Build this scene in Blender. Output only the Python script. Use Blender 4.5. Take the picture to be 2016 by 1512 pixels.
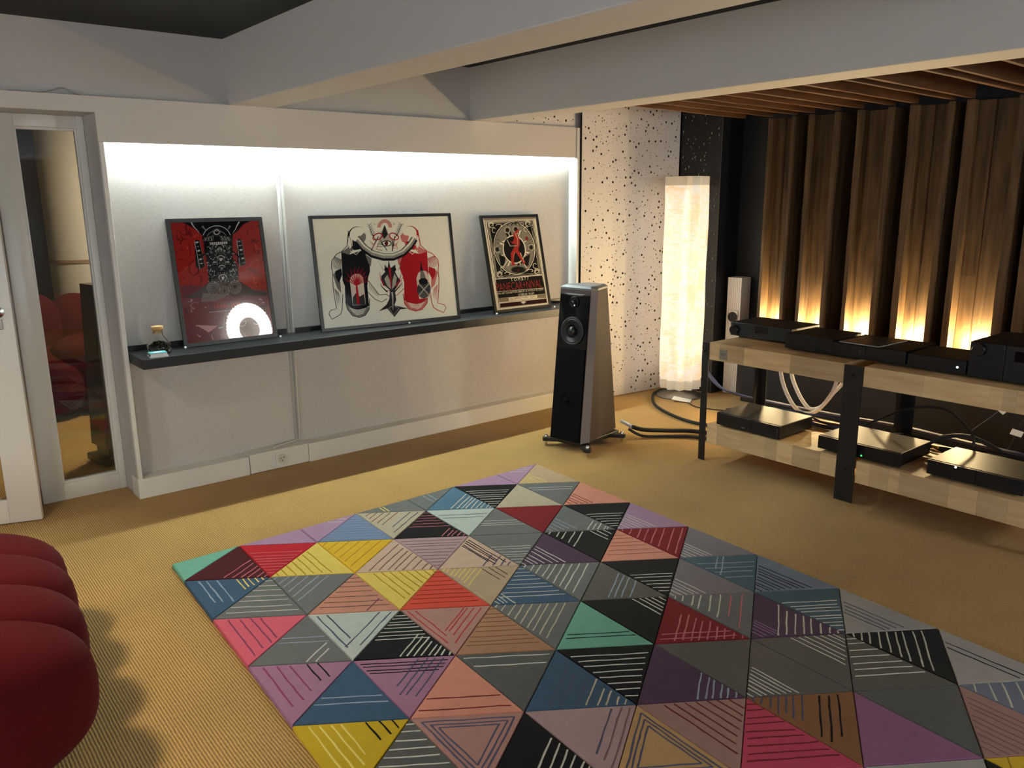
import bpy, bmesh, math, random
from mathutils import Vector, Matrix, geometry
random.seed(7)
for o in list(bpy.data.objects): bpy.data.objects.remove(o)
SC = bpy.context.scene
COL = SC.collection
R = math.radians

# ------------------------------------------------------------ camera, world, exposure
FPX, YAW, PITCH, ROLL = 1590.8, R(50.857), R(12.912), R(-0.507)
CAM = Vector((4.562, 0.0, 1.6))
fw = Vector((-math.sin(YAW)*math.cos(PITCH), math.cos(YAW)*math.cos(PITCH), -math.sin(PITCH)))
rt0 = Vector((math.cos(YAW), math.sin(YAW), 0)); up0 = rt0.cross(fw)
rt = math.cos(ROLL)*rt0 + math.sin(ROLL)*up0
up = -math.sin(ROLL)*rt0 + math.cos(ROLL)*up0
cd = bpy.data.cameras.new('camera'); cam = bpy.data.objects.new('camera', cd); COL.objects.link(cam)
cam.matrix_world = Matrix(((rt.x, up.x, -fw.x, CAM.x), (rt.y, up.y, -fw.y, CAM.y), (rt.z, up.z, -fw.z, CAM.z), (0, 0, 0, 1)))
cd.sensor_fit = 'HORIZONTAL'; cd.sensor_width = 36.0; cd.lens = FPX/2016*36.0; cd.clip_start = 0.05
SC.camera = cam
w = bpy.data.worlds.new('world'); SC.world = w; w.use_nodes = True
w.node_tree.nodes['Background'].inputs[0].default_value = (0.02, 0.02, 0.022, 1)
w.node_tree.nodes['Background'].inputs[1].default_value = 1.0
vs = SC.view_settings
vs.view_transform = 'Standard'; vs.look = 'None'; vs.gamma = 1.0; vs.use_curve_mapping = False
vs.exposure = 0.25
LED_STRENGTH = 450.0
LAMP_SHADE = 1.5
LAMP_TUBE = 1.7
RING = 26.0
DOWN_NEXT = 170.0
UPL = 26.0

# ------------------------------------------------------------ helpers
def lin(c):
    return tuple((v/255/12.92 if v/255 <= .04045 else ((v/255+.055)/1.055)**2.4) for v in c)
MATS = {}
def mat(name, rgb=(200, 200, 200), rough=.6, metal=0., noise=0., nscale=(20, 20, 20), bump=0., bscale=None, bdist=.002,
        coat=0., sheen=0., spec=.5, emit=None, estr=0., rnd=0.):
    if name in MATS: return MATS[name]
    m = bpy.data.materials.new(name); m.use_nodes = True; nt = m.node_tree; N = nt.nodes; L = nt.links
    b = N['Principled BSDF']; c = lin(rgb)
    b.inputs['Base Color'].default_value = (*c, 1); b.inputs['Roughness'].default_value = rough
    b.inputs['Metallic'].default_value = metal; b.inputs['Specular IOR Level'].default_value = spec
    b.inputs['Coat Weight'].default_value = coat; b.inputs['Sheen Weight'].default_value = sheen
    if emit:
        b.inputs['Emission Color'].default_value = (*emit, 1); b.inputs['Emission Strength'].default_value = estr
    tc = N.new('ShaderNodeTexCoord')
    def noisetex(sc, det=4):
        mp = N.new('ShaderNodeMapping'); mp.inputs['Scale'].default_value = sc
        L.new(tc.outputs['Object'], mp.inputs[0])
        n = N.new('ShaderNodeTexNoise'); n.inputs['Scale'].default_value = 1; n.inputs['Detail'].default_value = det
        L.new(mp.outputs[0], n.inputs['Vector']); return n
    if noise or rnd:
        mx = N.new('ShaderNodeMix'); mx.data_type = 'RGBA'
        mx.inputs[6].default_value = (*[v*(1-max(noise, rnd)) for v in c], 1)
        mx.inputs[7].default_value = (*[min(1, v*(1+max(noise, rnd))) for v in c], 1)
        if rnd:
            oi = N.new('ShaderNodeObjectInfo'); a = N.new('ShaderNodeMath'); a.operation = 'MULTIPLY_ADD'
            a.inputs[1].default_value = 1.0; 
            if noise:
                n = noisetex(nscale); s = N.new('ShaderNodeMath'); s.operation = 'MULTIPLY_ADD'
                s.inputs[1].default_value = .7; s.inputs[2].default_value = -.35
                L.new(n.outputs['Fac'], s.inputs[0]); L.new(s.outputs[0], a.inputs[2])
            else: a.inputs[2].default_value = 0
            L.new(oi.outputs['Random'], a.inputs[0]); L.new(a.outputs[0], mx.inputs[0])
        else:
            n = noisetex(nscale); L.new(n.outputs['Fac'], mx.inputs[0])
        L.new(mx.outputs[2], b.inputs['Base Color'])
    if bump:
        n = noisetex(bscale or nscale, 3); bp = N.new('ShaderNodeBump'); bp.inputs['Strength'].default_value = bump
        bp.inputs['Distance'].default_value = bdist
        L.new(n.outputs['Fac'], bp.inputs['Height']); L.new(bp.outputs[0], b.inputs['Normal'])
    MATS[name] = m; return m
def emat(name, col, s):
    if name in MATS: return MATS[name]
    m = bpy.data.materials.new(name); m.use_nodes = True; N = m.node_tree.nodes
    N.remove(N['Principled BSDF']); e = N.new('ShaderNodeEmission'); e.inputs[0].default_value = (*col, 1); e.inputs[1].default_value = s
    m.node_tree.links.new(e.outputs[0], N['Material Output'].inputs[0]); MATS[name] = m; return m
def glassmat(name, tint=(1, 1, 1), refl=1.0, ior=1.5, rough=0.0):
    if name in MATS: return MATS[name]
    m = bpy.data.materials.new(name); m.use_nodes = True; nt = m.node_tree; N = nt.nodes; L = nt.links
    N.remove(N['Principled BSDF'])
    t = N.new('ShaderNodeBsdfTransparent'); t.inputs[0].default_value = (*tint, 1)
    g = N.new('ShaderNodeBsdfGlossy'); g.inputs['Roughness'].default_value = rough; g.inputs[0].default_value = (refl, refl, refl, 1)
    f = N.new('ShaderNodeFresnel'); f.inputs[0].default_value = ior
    mx = N.new('ShaderNodeMixShader'); L.new(f.outputs[0], mx.inputs[0]); L.new(t.outputs[0], mx.inputs[1]); L.new(g.outputs[0], mx.inputs[2])
    L.new(mx.outputs[0], N['Material Output'].inputs[0]); MATS[name] = m; return m

class MB:
    def __init__(s): s.v = []; s.f = []; s.m = []
    def add(s, vs, fs, mi=0):
        o = len(s.v); s.v += [tuple(x) for x in vs]; s.f += [tuple(i+o for i in f) for f in fs]; s.m += [mi]*len(fs); return s
    def box(s, x0, x1, y0, y1, z0, z1, mi=0):
        v = [(x, y, z) for z in (z0, z1) for y in (y0, y1) for x in (x0, x1)]
        return s.add(v, [(0, 2, 3, 1), (4, 5, 7, 6), (0, 1, 5, 4), (2, 6, 7, 3), (0, 4, 6, 2), (1, 3, 7, 5)], mi)
    def rbox(s, x0, x1, y0, y1, z0, z1, r=.004, seg=2, mi=0):
        b = bmesh.new(); bmesh.ops.create_cube(b, size=1)
        for v in b.verts: v.co = Vector((x0+(v.co.x+.5)*(x1-x0), y0+(v.co.y+.5)*(y1-y0), z0+(v.co.z+.5)*(z1-z0)))
        bmesh.ops.bevel(b, geom=b.edges[:], offset=r, segments=seg, profile=.5, affect='EDGES')
        b.verts.index_update(); s.add([v.co.copy() for v in b.verts], [[v.index for v in f.verts] for f in b.faces], mi); b.free(); return s
    def prism(s, pts, d, mi=0):     # pts polygon (3d list), extruded by vector d
        n = len(pts); d = Vector(d); a = [Vector(p) for p in pts]
        return s.add(a+[p+d for p in a], [tuple(range(n))[::-1], tuple(range(n, 2*n))]+[(i, (i+1) % n, n+(i+1) % n, n+i) for i in range(n)], mi)
    def lathe(s, prof, c=(0, 0, 0), n=24, axis='z', mi=0, cap=True):
        vs = []; k = len(prof)
        for i in range(n):
            a = 2*math.pi*i/n
            for r, h in prof:
                p = (r*math.cos(a), r*math.sin(a), h)
                if axis == 'y': p = (p[0], h, p[1])
                if axis == 'x': p = (h, p[0], p[1])
                vs.append((p[0]+c[0], p[1]+c[1], p[2]+c[2]))
        fs = [(i*k+j, ((i+1) % n)*k+j, ((i+1) % n)*k+j+1, i*k+j+1) for i in range(n) for j in range(k-1)]
        if cap: fs += [tuple(i*k for i in range(n))[::-1], tuple(i*k+k-1 for i in range(n))]
        return s.add(vs, fs, mi)
    def tube(s, pts, r, n=8, mi=0, smooth=True, cap=True):
        P = [Vector(p) for p in pts]
        if smooth and len(P) > 2:
            Q = []
            for i in range(len(P)-1):
                p0, p1, p2, p3 = P[max(i-1, 0)], P[i], P[i+1], P[min(i+2, len(P)-1)]
                for t in [k/6 for k in range(6)]:
                    Q.append(.5*((2*p1)+(-p0+p2)*t+(2*p0-5*p1+4*p2-p3)*t*t+(-p0+3*p1-3*p2+p3)*t**3))
            Q.append(P[-1]); P = Q
        vs = []; nrm = None
        for i, p in enumerate(P):
            t = (P[min(i+1, len(P)-1)]-P[max(i-1, 0)]).normalized()
            if nrm is None: nrm = t.orthogonal().normalized()
            nrm = (nrm-t*nrm.dot(t)).normalized(); bn = t.cross(nrm)
            for k in range(n):
                a = 2*math.pi*k/n; vs.append(p+r*(math.cos(a)*nrm+math.sin(a)*bn))
        fs = [(i*n+k, i*n+(k+1) % n, (i+1)*n+(k+1) % n, (i+1)*n+k) for i in range(len(P)-1) for k in range(n)]
        if cap: fs += [tuple(range(n))[::-1], tuple((len(P)-1)*n+k for k in range(n))]
        return s.add(vs, fs, mi)
    def build(s, name, mats, parent=None, smooth=False, fix=True):
        me = bpy.data.meshes.new(name); me.from_pydata(s.v, [], s.f)
        if not isinstance(mats, (list, tuple)): mats = [mats]
        for m in mats: me.materials.append(m)
        if len(mats) > 1: me.polygons.foreach_set('material_index', s.m)
        if fix:
            b = bmesh.new(); b.from_mesh(me); bmesh.ops.recalc_face_normals(b, faces=b.faces[:]); b.to_mesh(me); b.free()
        if smooth:
            me.polygons.foreach_set('use_smooth', [True]*len(me.polygons)); me.set_sharp_from_angle(angle=R(38))
        me.update()
        o = bpy.data.objects.new(name, me); COL.objects.link(o)
        if parent: o.parent = parent
        return o
def tag(o, label=None, cat=None, group=None, kind=None):
    if label: o['label'] = label
    if cat: o['category'] = cat
    if group: o['group'] = group
    if kind: o['kind'] = kind
    return o
def thing(name, label, cat, loc=(0, 0, 0), rz=0, group=None):
    o = bpy.data.objects.new(name, None); COL.objects.link(o); o.location = loc; o.rotation_euler = (0, 0, rz)
    o.empty_display_size = .05
    return tag(o, label, cat, group)
def struct(o): o['kind'] = 'structure'; return o
def text_mesh(body, size, name, material, parent, M, extrude=0., sx=1., align='CENTER'):
    c = bpy.data.curves.new('t', 'FONT'); c.body = body; c.size = size; c.align_x = align; c.align_y = 'CENTER'; c.extrude = extrude; c.resolution_u = 2
    t = bpy.data.objects.new('t', c); COL.objects.link(t); bpy.context.view_layer.update()
    me = bpy.data.meshes.new_from_object(t.evaluated_get(bpy.context.evaluated_depsgraph_get()))
    bpy.data.objects.remove(t)
    for v in me.vertices: v.co = M @ Vector((v.co.x*sx, v.co.y, v.co.z))
    me.materials.clear(); me.materials.append(material)
    o = bpy.data.objects.new(name, me); COL.objects.link(o); o.parent = parent; return o

# ------------------------------------------------------------ materials
WHITE = mat('white_paint', (208, 201, 194), .55, noise=.03, nscale=(3, 3, 3), bump=.15, bscale=(60, 60, 60), bdist=.001)
WHITEG = mat('white_gloss_paint', (226, 222, 212), .3, noise=.02, nscale=(4, 4, 4))
PLASTER = mat('plaster_paint', (188, 184, 179), .5, noise=.04, nscale=(2, 2, 2), bump=.25, bscale=(25, 25, 40), bdist=.003)
BEAMW = mat('beam_paint', (206, 203, 199), .6, noise=.03, nscale=(1.5, 4, 4), bump=.2, bscale=(20, 60, 60), bdist=.001)
CEILB = mat('ceiling_black', (17, 19, 20), .7, noise=.2, nscale=(6, 6, 6))
BLACKW = mat('wall_black', (20, 20, 22), .55, noise=.1, nscale=(5, 5, 5))
BLACKM = mat('black_metal', (24, 24, 25), .45, noise=.1, nscale=(30, 30, 30))
BLACKS = mat('black_shelf_lacquer', (27, 28, 30), .38, noise=.08, nscale=(8, 3, 8))
ANOD = mat('black_anodised', (30, 30, 31), .34, metal=.35, noise=.06, nscale=(60, 60, 60))
ANODT = mat('black_anodised_top', (24, 23, 22), .45, metal=.05, noise=.05, nscale=(60, 60, 60), spec=.25)
BLACKG = mat('black_gloss', (10, 10, 12), .12)
CHROME = mat('chrome', (215, 215, 215), .18, metal=1)
RUBBER = mat('black_rubber', (18, 18, 19), .6)
CABLEB = mat('blue_cable', (35, 45, 90), .5)
CABLEW = mat('white_hose', (220, 214, 203), .5)

def carpet_mat():
    m = bpy.data.materials.new('sisal_carpet'); m.use_nodes = True; nt = m.node_tree; N = nt.nodes; L = nt.links
    b = N['Principled BSDF']; b.inputs['Roughness'].default_value = .9; b.inputs['Specular IOR Level'].default_value = .15
    b.inputs['Sheen Weight'].default_value = .15
    tc = N.new('ShaderNodeTexCoord'); sp = N.new('ShaderNodeSeparateXYZ'); L.new(tc.outputs['Object'], sp.inputs[0])
    def mth(op, a=None, bb=None):
        n = N.new('ShaderNodeMath'); n.operation = op
        for i, q in enumerate((a, bb)):
            if q is None: continue
            if isinstance(q, (int, float)): n.inputs[i].default_value = q
            else: L.new(q, n.inputs[i])
        return n.outputs[0]
    wob = N.new('ShaderNodeTexNoise'); wob.inputs['Scale'].default_value = 9; L.new(tc.outputs['Object'], wob.inputs['Vector'])
    yy = mth('ADD', sp.outputs['Y'], mth('MULTIPLY', wob.outputs['Fac'], .006))
    rib = mth('SINE', mth('MULTIPLY', yy, 2*math.pi/.0098))
    rib = mth('MULTIPLY', mth('ADD', rib, 1.0), .5)
    mp = N.new('ShaderNodeMapping'); mp.inputs['Scale'].default_value = (75, 210, 75); L.new(tc.outputs['Object'], mp.inputs[0])
    kn = N.new('ShaderNodeTexNoise'); kn.inputs['Scale'].default_value = 1; kn.inputs['Detail'].default_value = 3; L.new(mp.outputs[0], kn.inputs['Vector'])
    h = mth('ADD', mth('MULTIPLY', rib, .7), mth('MULTIPLY', kn.outputs['Fac'], .75))
    big = N.new('ShaderNodeTexNoise'); big.inputs['Scale'].default_value = 2.2; big.inputs['Detail'].default_value = 5; L.new(tc.outputs['Object'], big.inputs['Vector'])
    ramp = N.new('ShaderNodeValToRGB'); L.new(mth('MULTIPLY', h, .72), ramp.inputs[0])
    e = ramp.color_ramp.elements; e[0].position = .12; e[0].color = (*lin((99, 64, 23)), 1); e[1].position = .85; e[1].color = (*lin((220, 175, 98)), 1)
    mx = N.new('ShaderNodeMix'); mx.data_type = 'RGBA'; mx.blend_type = 'MULTIPLY'; mx.inputs[0].default_value = .35
    L.new(ramp.outputs[0], mx.inputs[6]); r2 = N.new('ShaderNodeValToRGB'); L.new(big.outputs['Fac'], r2.inputs[0])
    r2.color_ramp.elements[0].position = .3; r2.color_ramp.elements[0].color = (.6, .58, .52, 1); r2.color_ramp.elements[1].position = .65
    L.new(r2.outputs[0], mx.inputs[7]); L.new(mx.outputs[2], b.inputs['Base Color'])
    bp = N.new('ShaderNodeBump'); bp.inputs['Strength'].default_value = .75; bp.inputs['Distance'].default_value = .003
    L.new(h, bp.inputs['Height']); L.new(bp.outputs[0], b.inputs['Normal'])
    MATS['sisal_carpet'] = m; return m
CARPET = carpet_mat()
def weave_mat(name, rgb):
    m = bpy.data.materials.new(name); m.use_nodes = True; nt = m.node_tree; N = nt.nodes; L = nt.links
    b = N['Principled BSDF']; b.inputs['Roughness'].default_value = .75; b.inputs['Specular IOR Level'].default_value = .25
    tc = N.new('ShaderNodeTexCoord'); hs = []
    for sc in ((40, 45, 420), (40, 420, 60)):
        mp = N.new('ShaderNodeMapping'); mp.inputs['Scale'].default_value = sc; L.new(tc.outputs['Object'], mp.inputs[0])
        n = N.new('ShaderNodeTexNoise'); n.inputs['Scale'].default_value = 1; n.inputs['Detail'].default_value = 2; L.new(mp.outputs[0], n.inputs['Vector']); hs.append(n)
    a = N.new('ShaderNodeMath'); a.operation = 'MULTIPLY_ADD'; a.inputs[1].default_value = .6
    L.new(hs[1].outputs['Fac'], a.inputs[0]); L.new(hs[0].outputs['Fac'], a.inputs[2])
    rp = N.new('ShaderNodeValToRGB'); L.new(a.outputs[0], rp.inputs[0]); c = lin(rgb)
    rp.color_ramp.elements[0].position = .5; rp.color_ramp.elements[0].color = (*[v*.86 for v in c], 1)
    rp.color_ramp.elements[1].position = 1.0; rp.color_ramp.elements[1].color = (*[min(1, v*1.08) for v in c], 1)
    L.new(rp.outputs[0], b.inputs['Base Color'])
    bp = N.new('ShaderNodeBump'); bp.inputs['Strength'].default_value = .35; bp.inputs['Distance'].default_value = .0015
    L.new(a.outputs[0], bp.inputs['Height']); L.new(bp.outputs[0], b.inputs['Normal']); MATS[name] = m; return m
WEAVE = weave_mat('woven_wallpaper', (198, 191, 185))
def wood_mat(name, c0, c1, grain=(3, 60, 60), rough=.55, bump=.2, knots=True, rnd=.25):
    m = bpy.data.materials.new(name); m.use_nodes = True; nt = m.node_tree; N = nt.nodes; L = nt.links
    b = N['Principled BSDF']; b.inputs['Roughness'].default_value = rough
    tc = N.new('ShaderNodeTexCoord'); oi = N.new('ShaderNodeObjectInfo')
    ad = N.new('ShaderNodeVectorMath'); ad.operation = 'ADD'; L.new(tc.outputs['Object'], ad.inputs[0])
    sc = N.new('ShaderNodeVectorMath'); sc.operation = 'SCALE'; sc.inputs[0].default_value = (3, 5, 7); L.new(oi.outputs['Random'], sc.inputs['Scale']); L.new(sc.outputs[0], ad.inputs[1])
    mp = N.new('ShaderNodeMapping'); mp.inputs['Scale'].default_value = grain; L.new(ad.outputs[0], mp.inputs[0])
    n = N.new('ShaderNodeTexNoise'); n.inputs['Scale'].default_value = 1; n.inputs['Detail'].default_value = 5; n.inputs['Distortion'].default_value = .6 if knots else .1
    L.new(mp.outputs[0], n.inputs['Vector'])
    rp = N.new('ShaderNodeValToRGB'); L.new(n.outputs['Fac'], rp.inputs[0])
    rp.color_ramp.elements[0].position = .3; rp.color_ramp.elements[0].color = (*lin(c0), 1); rp.color_ramp.elements[1].position = .7; rp.color_ramp.elements[1].color = (*lin(c1), 1)
    hv = N.new('ShaderNodeHueSaturation'); L.new(rp.outputs[0], hv.inputs['Color'])
    v = N.new('ShaderNodeMath'); v.operation = 'MULTIPLY_ADD'; v.inputs[1].default_value = rnd*2; v.inputs[2].default_value = 1-rnd; L.new(oi.outputs['Random'], v.inputs[0]); L.new(v.outputs[0], hv.inputs['Value'])
    L.new(hv.outputs[0], b.inputs['Base Color'])
    bp = N.new('ShaderNodeBump'); bp.inputs['Strength'].default_value = bump; bp.inputs['Distance'].default_value = .003
    L.new(n.outputs['Fac'], bp.inputs['Height']); L.new(bp.outputs[0], b.inputs['Normal']); MATS[name] = m; return m
BEECH = wood_mat('beech_block', (204, 168, 118), (226, 196, 148), (4, 40, 40), .5, .08, False, .22)
OLDWOOD = wood_mat('rough_old_timber', (58, 42, 24), (106, 80, 48), (30, 30, 2.2), .7, .5, True, .12)
SLATWOOD = wood_mat('brown_timber_slat', (72, 44, 22), (106, 68, 36), (60, 3, 40), .6, .3, True, .12)

# ------------------------------------------------------------ the room shell
FRONT = 5.70; BACKY = -3.3; RIGHTX = 6.5; CEIL = 2.452
struct(MB().box(-4.2, RIGHTX+.1, BACKY-.1, FRONT+.1, -.1, 0).build('floor', CARPET))
ceil = struct(MB().box(-4.2, RIGHTX+.1, BACKY-.1, FRONT+.1, CEIL, CEIL+.1).build('ceiling', CEILB))
struct(MB().box(RIGHTX, RIGHTX+.1, BACKY, FRONT, 0, CEIL).build('wall_right', WHITE))
struct(MB().box(-4.2, RIGHTX, BACKY-.1, BACKY, 0, CEIL).build('wall_back', WHITE))
wf = struct(MB().box(-.3, RIGHTX, FRONT, FRONT+.1, 0, CEIL).build('wall_front', BLACKW))
# left wall: pier, upper wall, header board, cavity back
wl = MB()
wl.box(-.30, -.03, BACKY, FRONT, 2.112, CEIL)                    # upper wall
wl.box(-.30, -.03, BACKY, -.36, 0, 2.112)                        # wall beyond the door
wl.box(-.30, -.021, -.36, 1.062, 2.036, 2.112)                     # lintel
wl.box(-.30, -.022, 1.063, 1.078, 0, 2.036)                      # pier side
wl.box(-.30, -.125, 1.079, 4.359, 0, 1.984)                          # wall behind the panels
wl.box(-.30, -.02, 4.36, FRONT, 0, 2.111)                       # wall behind perforated panel
WL = struct(wl.build('wall_left', PLASTER))
struct(MB().box(-.02, 0.0, BACKY, 4.353, 2.0361, 2.1125).box(-.02, 0, 1.0625, 4.353, 1.895, 2.0361).build('trim_1', WHITE))
struct(MB().box(-.30, -.02, 1.078, 4.353, 1.985, 2.111).build('trim_2', WHITE))      # top of the light cavity
struct(MB().rbox(-.022, -.004, 1.066, 1.088, .1, 1.895, .002).build('trim_3', WHITEG))  # thin white edging strip
struct(MB().rbox(-.124, .012, 4.3545, 4.381, .001, 2.11, .002).build('trim_4', WHITEG))     # right end post of the bay
# baseboards
bb = struct(MB().rbox(-.124, 0, 1.060, 1.686, 0, .112, .002).build('baseboard_left', WHITEG))
MB().rbox(-.13, .004, 1.690, 2.064, .004, .122, .003).build('baseboard_segment', WHITEG, bb)
MB().rbox(-.13, 0, 2.068, 4.353, 0, .116, .002).build('baseboard_segment', WHITEG, bb)
# woven wall panels (children of wall)
def panel(name, y0, x0, y1, x1, z0=.105, z1=1.99):
    return MB().prism([(x0, y0, z0), (x1, y1, z0), (x1, y1, z1), (x0, y0, z1)], (-.02, 0, 0)).build(name, WEAVE, WL)
panel('wall_panel', 1.079, -.103, 2.035, -.105)
panel("wall_panel", 2.062, -.105, 4.354, -.078)
# joint cover strip between the panels
MB().rbox(-.115, -.097, 2.026, 2.046, .105, 1.96, .005).rbox(-.115, -.096, 2.046, 2.064, .105, 1.96, .002).build('joint_strip', mat('strip_grey', (176, 172, 166), .5), WL, smooth=True)
# LED strip hidden behind the header
led = MB().box(-.076, -.066, 1.10, 4.34, 1.930, 1.932).build('led_strip', emat('led_white', (.82, 1, .99), LED_STRENGTH))
tag(led, 'cool white light strip hidden behind the white header above the shelf', 'light strip')
# beams
for nm, (a, b_) in (('trim_5', ((1.745, 2.005))), ('trim_6', (3.395, 3.635))):
    struct(MB().rbox(-.2, RIGHTX, a, b_, 2.113, CEIL+.02, .006).build(nm, BEAMW))

# ------------------------------------------------------------ glazed side window, door, next room
w1 = thing('window_1', None, None, (0, 0, 0)); struct(w1)
WX = -.262
fr = MB()
fr.rbox(-.31, WX, .635, .742, 0, 2.036, .003).rbox(-.31, WX, 1.026, 1.0625, 0, 2.036, .003)
fr.rbox(-.31, WX, .742, 1.026, 1.975, 2.036, .003).rbox(-.31, WX, .742, 1.026, 0, .092, .003)
fr.build('window_frame', WHITEG, w1, smooth=True)
bd = MB()
for y0, y1 in ((.742, .752), (1.016, 1.026)): bd.rbox(-.30, WX-.008, y0, y1, .092, 1.975, .002)
bd.rbox(-.30, WX-.008, .752, 1.016, .092, .106, .002).rbox(-.30, WX-.008, .752, 1.016, 1.962, 1.975, .002)
bd.build('glazing_bead', WHITEG, w1)
MB().box(-.290, -.284, .752, 1.016, .106, 1.962).build('glass_pane', glassmat('window_glass', (.93, .95, .94), .9, 1.55), w1)
# door leaf, ajar into the room
d1 = thing('door_1', None, None, (-.318, -.236, 0), R(-19+0)); struct(d1)
d1.rotation_euler = (0, 0, R(-18.96))
def dbox(mb, y0, y1, z0, z1, x0=-.02, x1=.02, r=.003): return mb.rbox(x0, x1, y0, y1, z0, z1, r)
DW = .878
m_ = MB(); dbox(m_, DW-.145, DW, .006, 2.0); dbox(m_, 0, .12, .006, 2.0); dbox(m_, .12, DW-.145, .006, .13); dbox(m_, .12, DW-.145, 1.86, 2.0)
m_.build('door_leaf', WHITEG, d1, smooth=True)
MB().box(-.003, .003, .12, DW-.145, .13, 1.86).build('glass_pane', glassmat('window_glass'), d1)
MB().lathe([(0, 0), (.026, 0), (.026, .006), (.012, .009), (.010, .045)], (.02, DW-.058, 1.085), 20, 'x').tube([(.06, DW-.058, 1.085), (.062, DW-.09, 1.085), (.062, DW-.17, 1.085)], .009).build('door_handle', CHROME, d1, smooth=True)
MB().rbox(.02, .026, DW-.07, DW-.046, 1.0, 1.05, .004).build('key_plate', CHROME, d1)
MB().rbox(-.012, .012, DW, DW+.003, 1.02, 1.16, .001).build('lock_plate', CHROME, d1)
MB().box(-.31, -.262, -.36, -.25, 0, 2.036).build('door_jamb', WHITEG, w1)
# the room beyond the glass
struct(MB().box(-4.2, -4.1, BACKY, FRONT, 0, CEIL).build('wall_far', BLACKW))
struct(MB().box(-4.1, -.31, 2.6, 2.7, 0, CEIL).build('wall_beyond', mat('grey_wall', (120, 115, 108), .7)))
cl = thing('round_column', 'cream round column with a tan band, seen through the narrow glass pane', 'column', (-3.35, 1.71, 0))
MB().lathe([(.36, 0), (.36, CEIL-.002)], n=48).build('shaft', mat('cream_paint', (232, 222, 196), .6), cl, smooth=True)
MB().lathe([(.364, 1.10), (.368, 1.103), (.368, 1.127), (.364, 1.13)], n=48, cap=False).build('band', mat('tan_band', (172, 140, 108), .5), cl, smooth=True)

def superroll(mb, cx, cy, cz, hx, hy, hz, n1=28, n2=20, e=2.6, ex=2.0, ey=4.5, sag=0):
    vs = []; sg = lambda a, p: math.copysign(abs(a)**p, a)
    for i in range(n2+1):
        ph = -math.pi/2+math.pi*i/n2
        for k in range(n1):
            th = 2*math.pi*k/n1
            c = sg(math.cos(ph), 2/e)
            vs.append((cx+hx*c*sg(math.cos(th), 2/ex), cy+hy*c*sg(math.sin(th), 2/ey), cz+hz*sg(math.sin(ph), 2/e)))
    fs = [(i*n1+k, i*n1+(k+1) % n1, (i+1)*n1+(k+1) % n1, (i+1)*n1+k) for i in range(n2) for k in range(n1)]
    return mb.add(vs, fs)
REDF = mat('red_wool', (80, 17, 20), .95, noise=.12, nscale=(220, 220, 220), bump=.25, bscale=(500, 500, 500), bdist=.001, sheen=.02, spec=.08)
def finish_roll(o):
    o.data.polygons.foreach_set('use_smooth', [True]*len(o.data.polygons)); bm = bmesh.new(); bm.from_mesh(o.data)
    bmesh.ops.remove_doubles(bm, verts=bm.verts[:], dist=1e-4); bmesh.ops.recalc_face_normals(bm, faces=bm.faces[:]); bm.to_mesh(o.data); bm.free()
    s = o.modifiers.new('sub', 'SUBSURF'); s.levels = s.render_levels = 1
so = thing('lounge_sofa', 'red wool lounge sofa made of fat padded rolls beside the white door', 'sofa', (1.7, -.42, 0))
for x, y1, h in ((2.14, .395, .505), (1.865, .43, .50), (1.595, .455, .50), (1.36, .47, .495)):
    mb = MB(); superroll(mb, x-1.7, (y1-1.30)/2+.42, h/2+.003, .212, (y1+1.30)/2, h/2, e=3.0, ex=2.4, ey=5.5)
    finish_roll(mb.build('padded_roll', REDF, so, fix=False))
s2 = thing('lounge_chair', 'red padded lounge chair in the next room behind the glass', 'chair', (-2.35, 1.35, 0), R(12))
for x, y, z, hx, hy, hz in ((-.05, -.26, .27, .30, .20, .27), (-.05, .02, .27, .31, .20, .27), (-.05, .3, .27, .30, .20, .27), (-.28, -.24, .62, .17, .2, .3), (-.28, .06, .60, .17, .21, .3), (-.28, .34, .6, .17, .2, .3), (.1, .0, .5, .16, .3, .13)):
    mb = MB(); superroll(mb, x, y, z, hx, hy, hz, e=2.3, ex=2.3, ey=2.4); finish_roll(mb.build('padded_roll', mat('dark_red_wool', (74, 11, 15), .95, spec=.1), s2, fix=False))
sp2 = thing('loudspeaker', 'black floor-standing loudspeaker in the next room behind the glass', 'speaker', (-.845, 1.17, 0), R(10))
MB().rbox(-.13, .13, -.15, .15, .012, .055, .006).build('plinth', BLACKM, sp2)
MB().prism([(-.085, -.10, .055), (.085, -.10, .055), (.085, .12, .055), (-.085, .12, .055)], (0, 0, .06)).build('neck', BLACKM, sp2)
bm_ = MB(); bm_.add([(-.11, -.12, .115), (.11, -.12, .115), (.11, .14, .115), (-.11, .14, .115), (-.10, -.075, 1.12), (.10, -.075, 1.12), (.10, .12, 1.12), (-.10, .12, 1.12)], [(0, 3, 2, 1), (4, 5, 6, 7), (0, 1, 5, 4), (1, 2, 6, 5), (2, 3, 7, 6), (3, 0, 4, 7)])
bm_.build('cabinet', mat('black_satin', (22, 22, 25), .3), sp2)
MB().lathe([(0, -.01), (.05, -.006), (.07, .004), (.08, .0)], (.11, 0, .75), 24, 'x', cap=False).build('woofer', RUBBER, sp2, smooth=True)

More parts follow.
